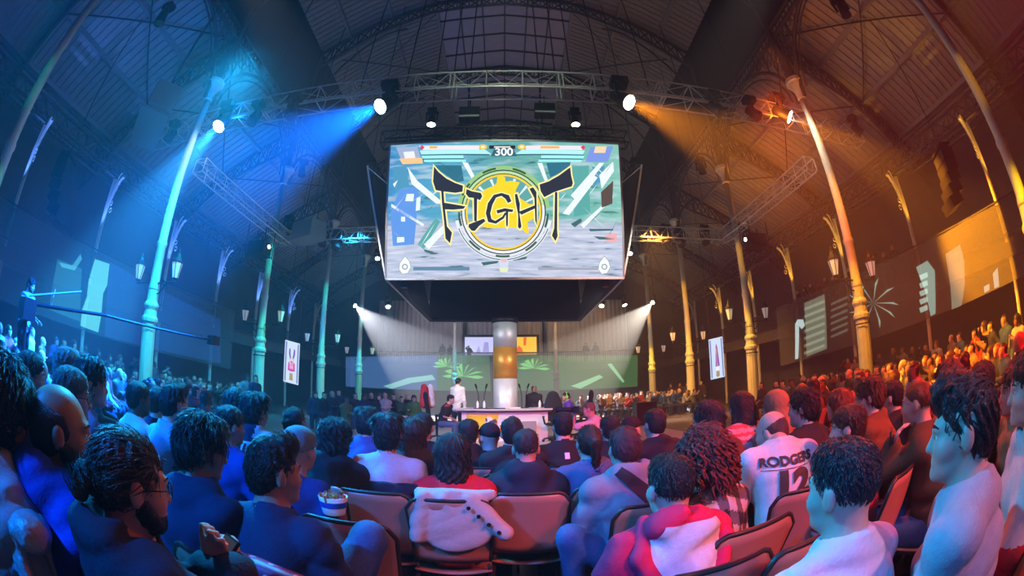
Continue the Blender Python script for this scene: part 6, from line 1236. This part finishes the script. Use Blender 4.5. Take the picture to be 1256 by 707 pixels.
gm.build('headphones', mat('green_plastic', (.25, .85, .1), .4, noise=.05), pr)
_, _, pg, J, T, Rm = place(722, 503, 6.9, -70, dict(stand=True, hair='buzz', hcol=(.2, .14, .1), top='tee', col=(.66, .6, .58), hyaw=-.1, lean=.2, hand_l=(-.1, .42, 1.36), hand_r=(.1, .34, 1.32), elbow_r=(.38, .18, 1.3), feet=True, trousers=DARKT), 'photographer in a white tee aiming a camera at the desk', None, True, False, None, None, -.24)
q = at_d(699, 503, 6.75); t = thing('camera', 'black camera with a long lens held by the photographer in the white tee', 'camera', q, math.radians(70)); MB().box((0, -.1, 0), (.14, .08, .11)).build('camera_body', M['black'], t); MB().lathe([(.04, -.05), (.042, .08), (.052, .2), (.05, .22)], 12, (0, 0, 0), True, Matrix.Rotation(-PI / 2, 3, 'X')).build('lens', M['black'], t, True)
# ---- standing group left of the stage, seen against the gauze
GR = [(398, 485, 14.5, (.02, .02, .025), 'in a black leather jacket, first of the standing row by the banner'), (408, 484, 14.6, (.015, .02, .03), 'in black beside the leather jacket'), (425, 491, 13.5, (.12, .2, .06), 'in a yellow-green vest with hands clasped'), (416, 482, 16, (.02, .03, .06), 'in navy behind the yellow-green vest'), (436, 486, 15, (.015, .02, .03), 'in black right of the yellow-green vest'), (446, 487, 15, (.02, .03, .08), 'in dark blue below the thin cyan column'),
      (456, 486, 15.5, (.02, .02, .03), 'in black with folded arms below the cyan column'), (464, 487, 15, (.015, .015, .02), 'in black left of the white-fronted jacket'), (473, 486, 15, (.5, .5, .52), 'in a white-fronted jacket'), (483, 487, 16, (.02, .03, .06), 'in navy right of the white-fronted jacket'), (493, 490, 15.5, (.03, .12, .06), 'in green near the red and white jackets'), (500, 487, 16, (.015, .03, .04), 'in black with a pale tie'), (507, 489, 15.5, (.1, .3, .06), 'in light green beside the gaming chair'), (386, 484, 15.5, (.02, .03, .08), 'in dark navy left of the leather jacket'),
      (302, 463, 13.8, (.2, .3, .33), 'in a pale grey jacket, left of the raised pair by the column'), (314, 465, 13.7, (.01, .02, .08), 'in dark blue, right of the raised pair by the column')]
for px, py, d, c, w_ in GR:
    q = at_d(px, py, d); o = link('person', random.choice(STANDING[:4]), None, (q.x, q.y, q.z - 1.6), (0, 0, -math.atan2(-q.x, 9 - q.y) + random.uniform(-.3, .3))); o.color = (*c, 1); tag(o, 'standing person ' + w_, 'person', 'standing row left of the stage'); TAKEN.append((q.x, q.y))
    if q.z > 1.72: tag(MB().box((q.x, q.y, (q.z - 1.6) / 2), (.5, .5, max(.05, q.z - 1.6))).build('step_box', M['black']), 'black step under the standing person ' + w_, 'box')
GR2 = [(823, 481, 27, (.02, .02, .02), 'in a dark coat and white shirt by the fifth right column'), (835, 485, 27, (.05, .02, .02), 'in dark red between the two columns'), (843, 478, 26, (.02, .02, .02), 'in black, tallest of those by the fourth right column'), (861, 480, 26, (.03, .02, .02), 'in black below the right banner')]
for px, py, d, c, w_ in GR2:
    q = at_d(px, py, d); o = link('person', random.choice(STANDING[:4]), None, (q.x, q.y, 0), (0, 0, -math.atan2(-q.x, 12 - q.y))); o.color = (*c, 1); tag(o, 'standing person ' + w_, 'person', 'people standing by the far right columns')
# ---- crane operator and camera crane on the left
q = at_d(36, 350, 8.6); t, J, T, Rm = person('bearded man in a pale tee working the camera crane high on the left', (q.x, q.y, q.z - 1.6), -1.0, dict(head=(0, .05, 1.6), stand=True, hair='short', hcol=BLACK, beard=BLACK, top='tee', col=(.4, .45, .48), trousers=DARKT, hand_l=(-.15, .32, 1.05), hand_r=(.12, .34, 1.05), hpitch=-.2, feet=True), None, True)
zp = q.z - 1.6; pf = thing('camera_platform', 'black scaffold platform carrying the crane operator on the left', 'platform', (q.x, q.y, 0)); MB().box((0, 0, zp - .05), (1.6, 1.6, .1)).build('deck', M['black'], pf)
for a in (-.7, .7):
    for b in (-.7, .7): MB().tube([(a, b, 0), (a, b, zp)], .04, 6).build('leg', M['black'], pf)
A = at_d(34, 372, 8.2); B = at_d(262, 418, 10); cr_ = thing('camera_crane', 'long dark camera crane arm reaching over the left crowd', 'crane', A); mid = at_d(130, 387, 8.5)
MB().tube([(0, 0, 0), mid - A, B - A], [.035, .03, .022], 8).build('boom', M['black'], cr_); MB().tube([(0, 0, .12), at_d(100, 358, 8.4) - A], .02, 6).build('tilt_bar', M['alu'], cr_); MB().box((0, 0, -.1), (.4, .3, .35)).build('counterweight', M['black'], cr_); MB().box(tuple(B - A), (.2, .25, .2)).build('camera_head', M['black'], cr_); MB().tube([(0, 0, 0), (0, 0, zp - A.z)], .05, 8).build('post', M['black'], cr_); MB().tube([at_d(62, 378, 8.3) - A, at_d(68, 355, 8.35) - A], .012, 5).build('stay', M['alu'], cr_)
# ---- the two blocks of the audience
crowd_block(1, (9.0, 9.95, 10.9, 11.85, 12.8, 13.8), 28, 92, 'audience in the right block', 'right-hand crowd')
crowd_block(-1, (9.0, 9.95, 10.9, 11.85, 12.8, 13.8), 28, 92, 'audience in the left block', 'left-hand crowd')
for k in range(26):                                                  # people on the floor right of the stage, behind it
    x, y = 5.2 + (k % 9) * .62 + random.uniform(-.1, .1), 21.5 + (k // 9) * 1.0; spectator(x, y, math.pi - math.atan2(x, y - 13), False, '%s low row behind the stage, %s from the desk' % (ROWN[k // 9], ORD[k % 9]), 'audience behind the stage, right')
for k in range(10):
    x = 1.6 + k * .5; spectator(x, 20.5 + .4 * (k % 2), math.pi - .2, False, 'row just behind the desk, %s from the steel tube' % ORD[k], 'audience behind the stage, right')
for k in range(14):                                                   # heads over the right gallery rail
    y = 10.5 + k * .62; spectator(GX + .35, y, -1.3, True, 'leaning at the right gallery rail, %s from the near end' % ORD[k], 'people at the right gallery rail', 4.15, ((.01, .01, .012), 'dark'))
for k, x in enumerate((-5.6, -4.9, -3.2, 7.2, 8.1)): spectator(x, 37.5, PI, True, 'at the back gallery rail, %s from the left' % ORD[k], 'people at the back gallery rail', 4.15, ((.01, .01, .012), 'dark'))
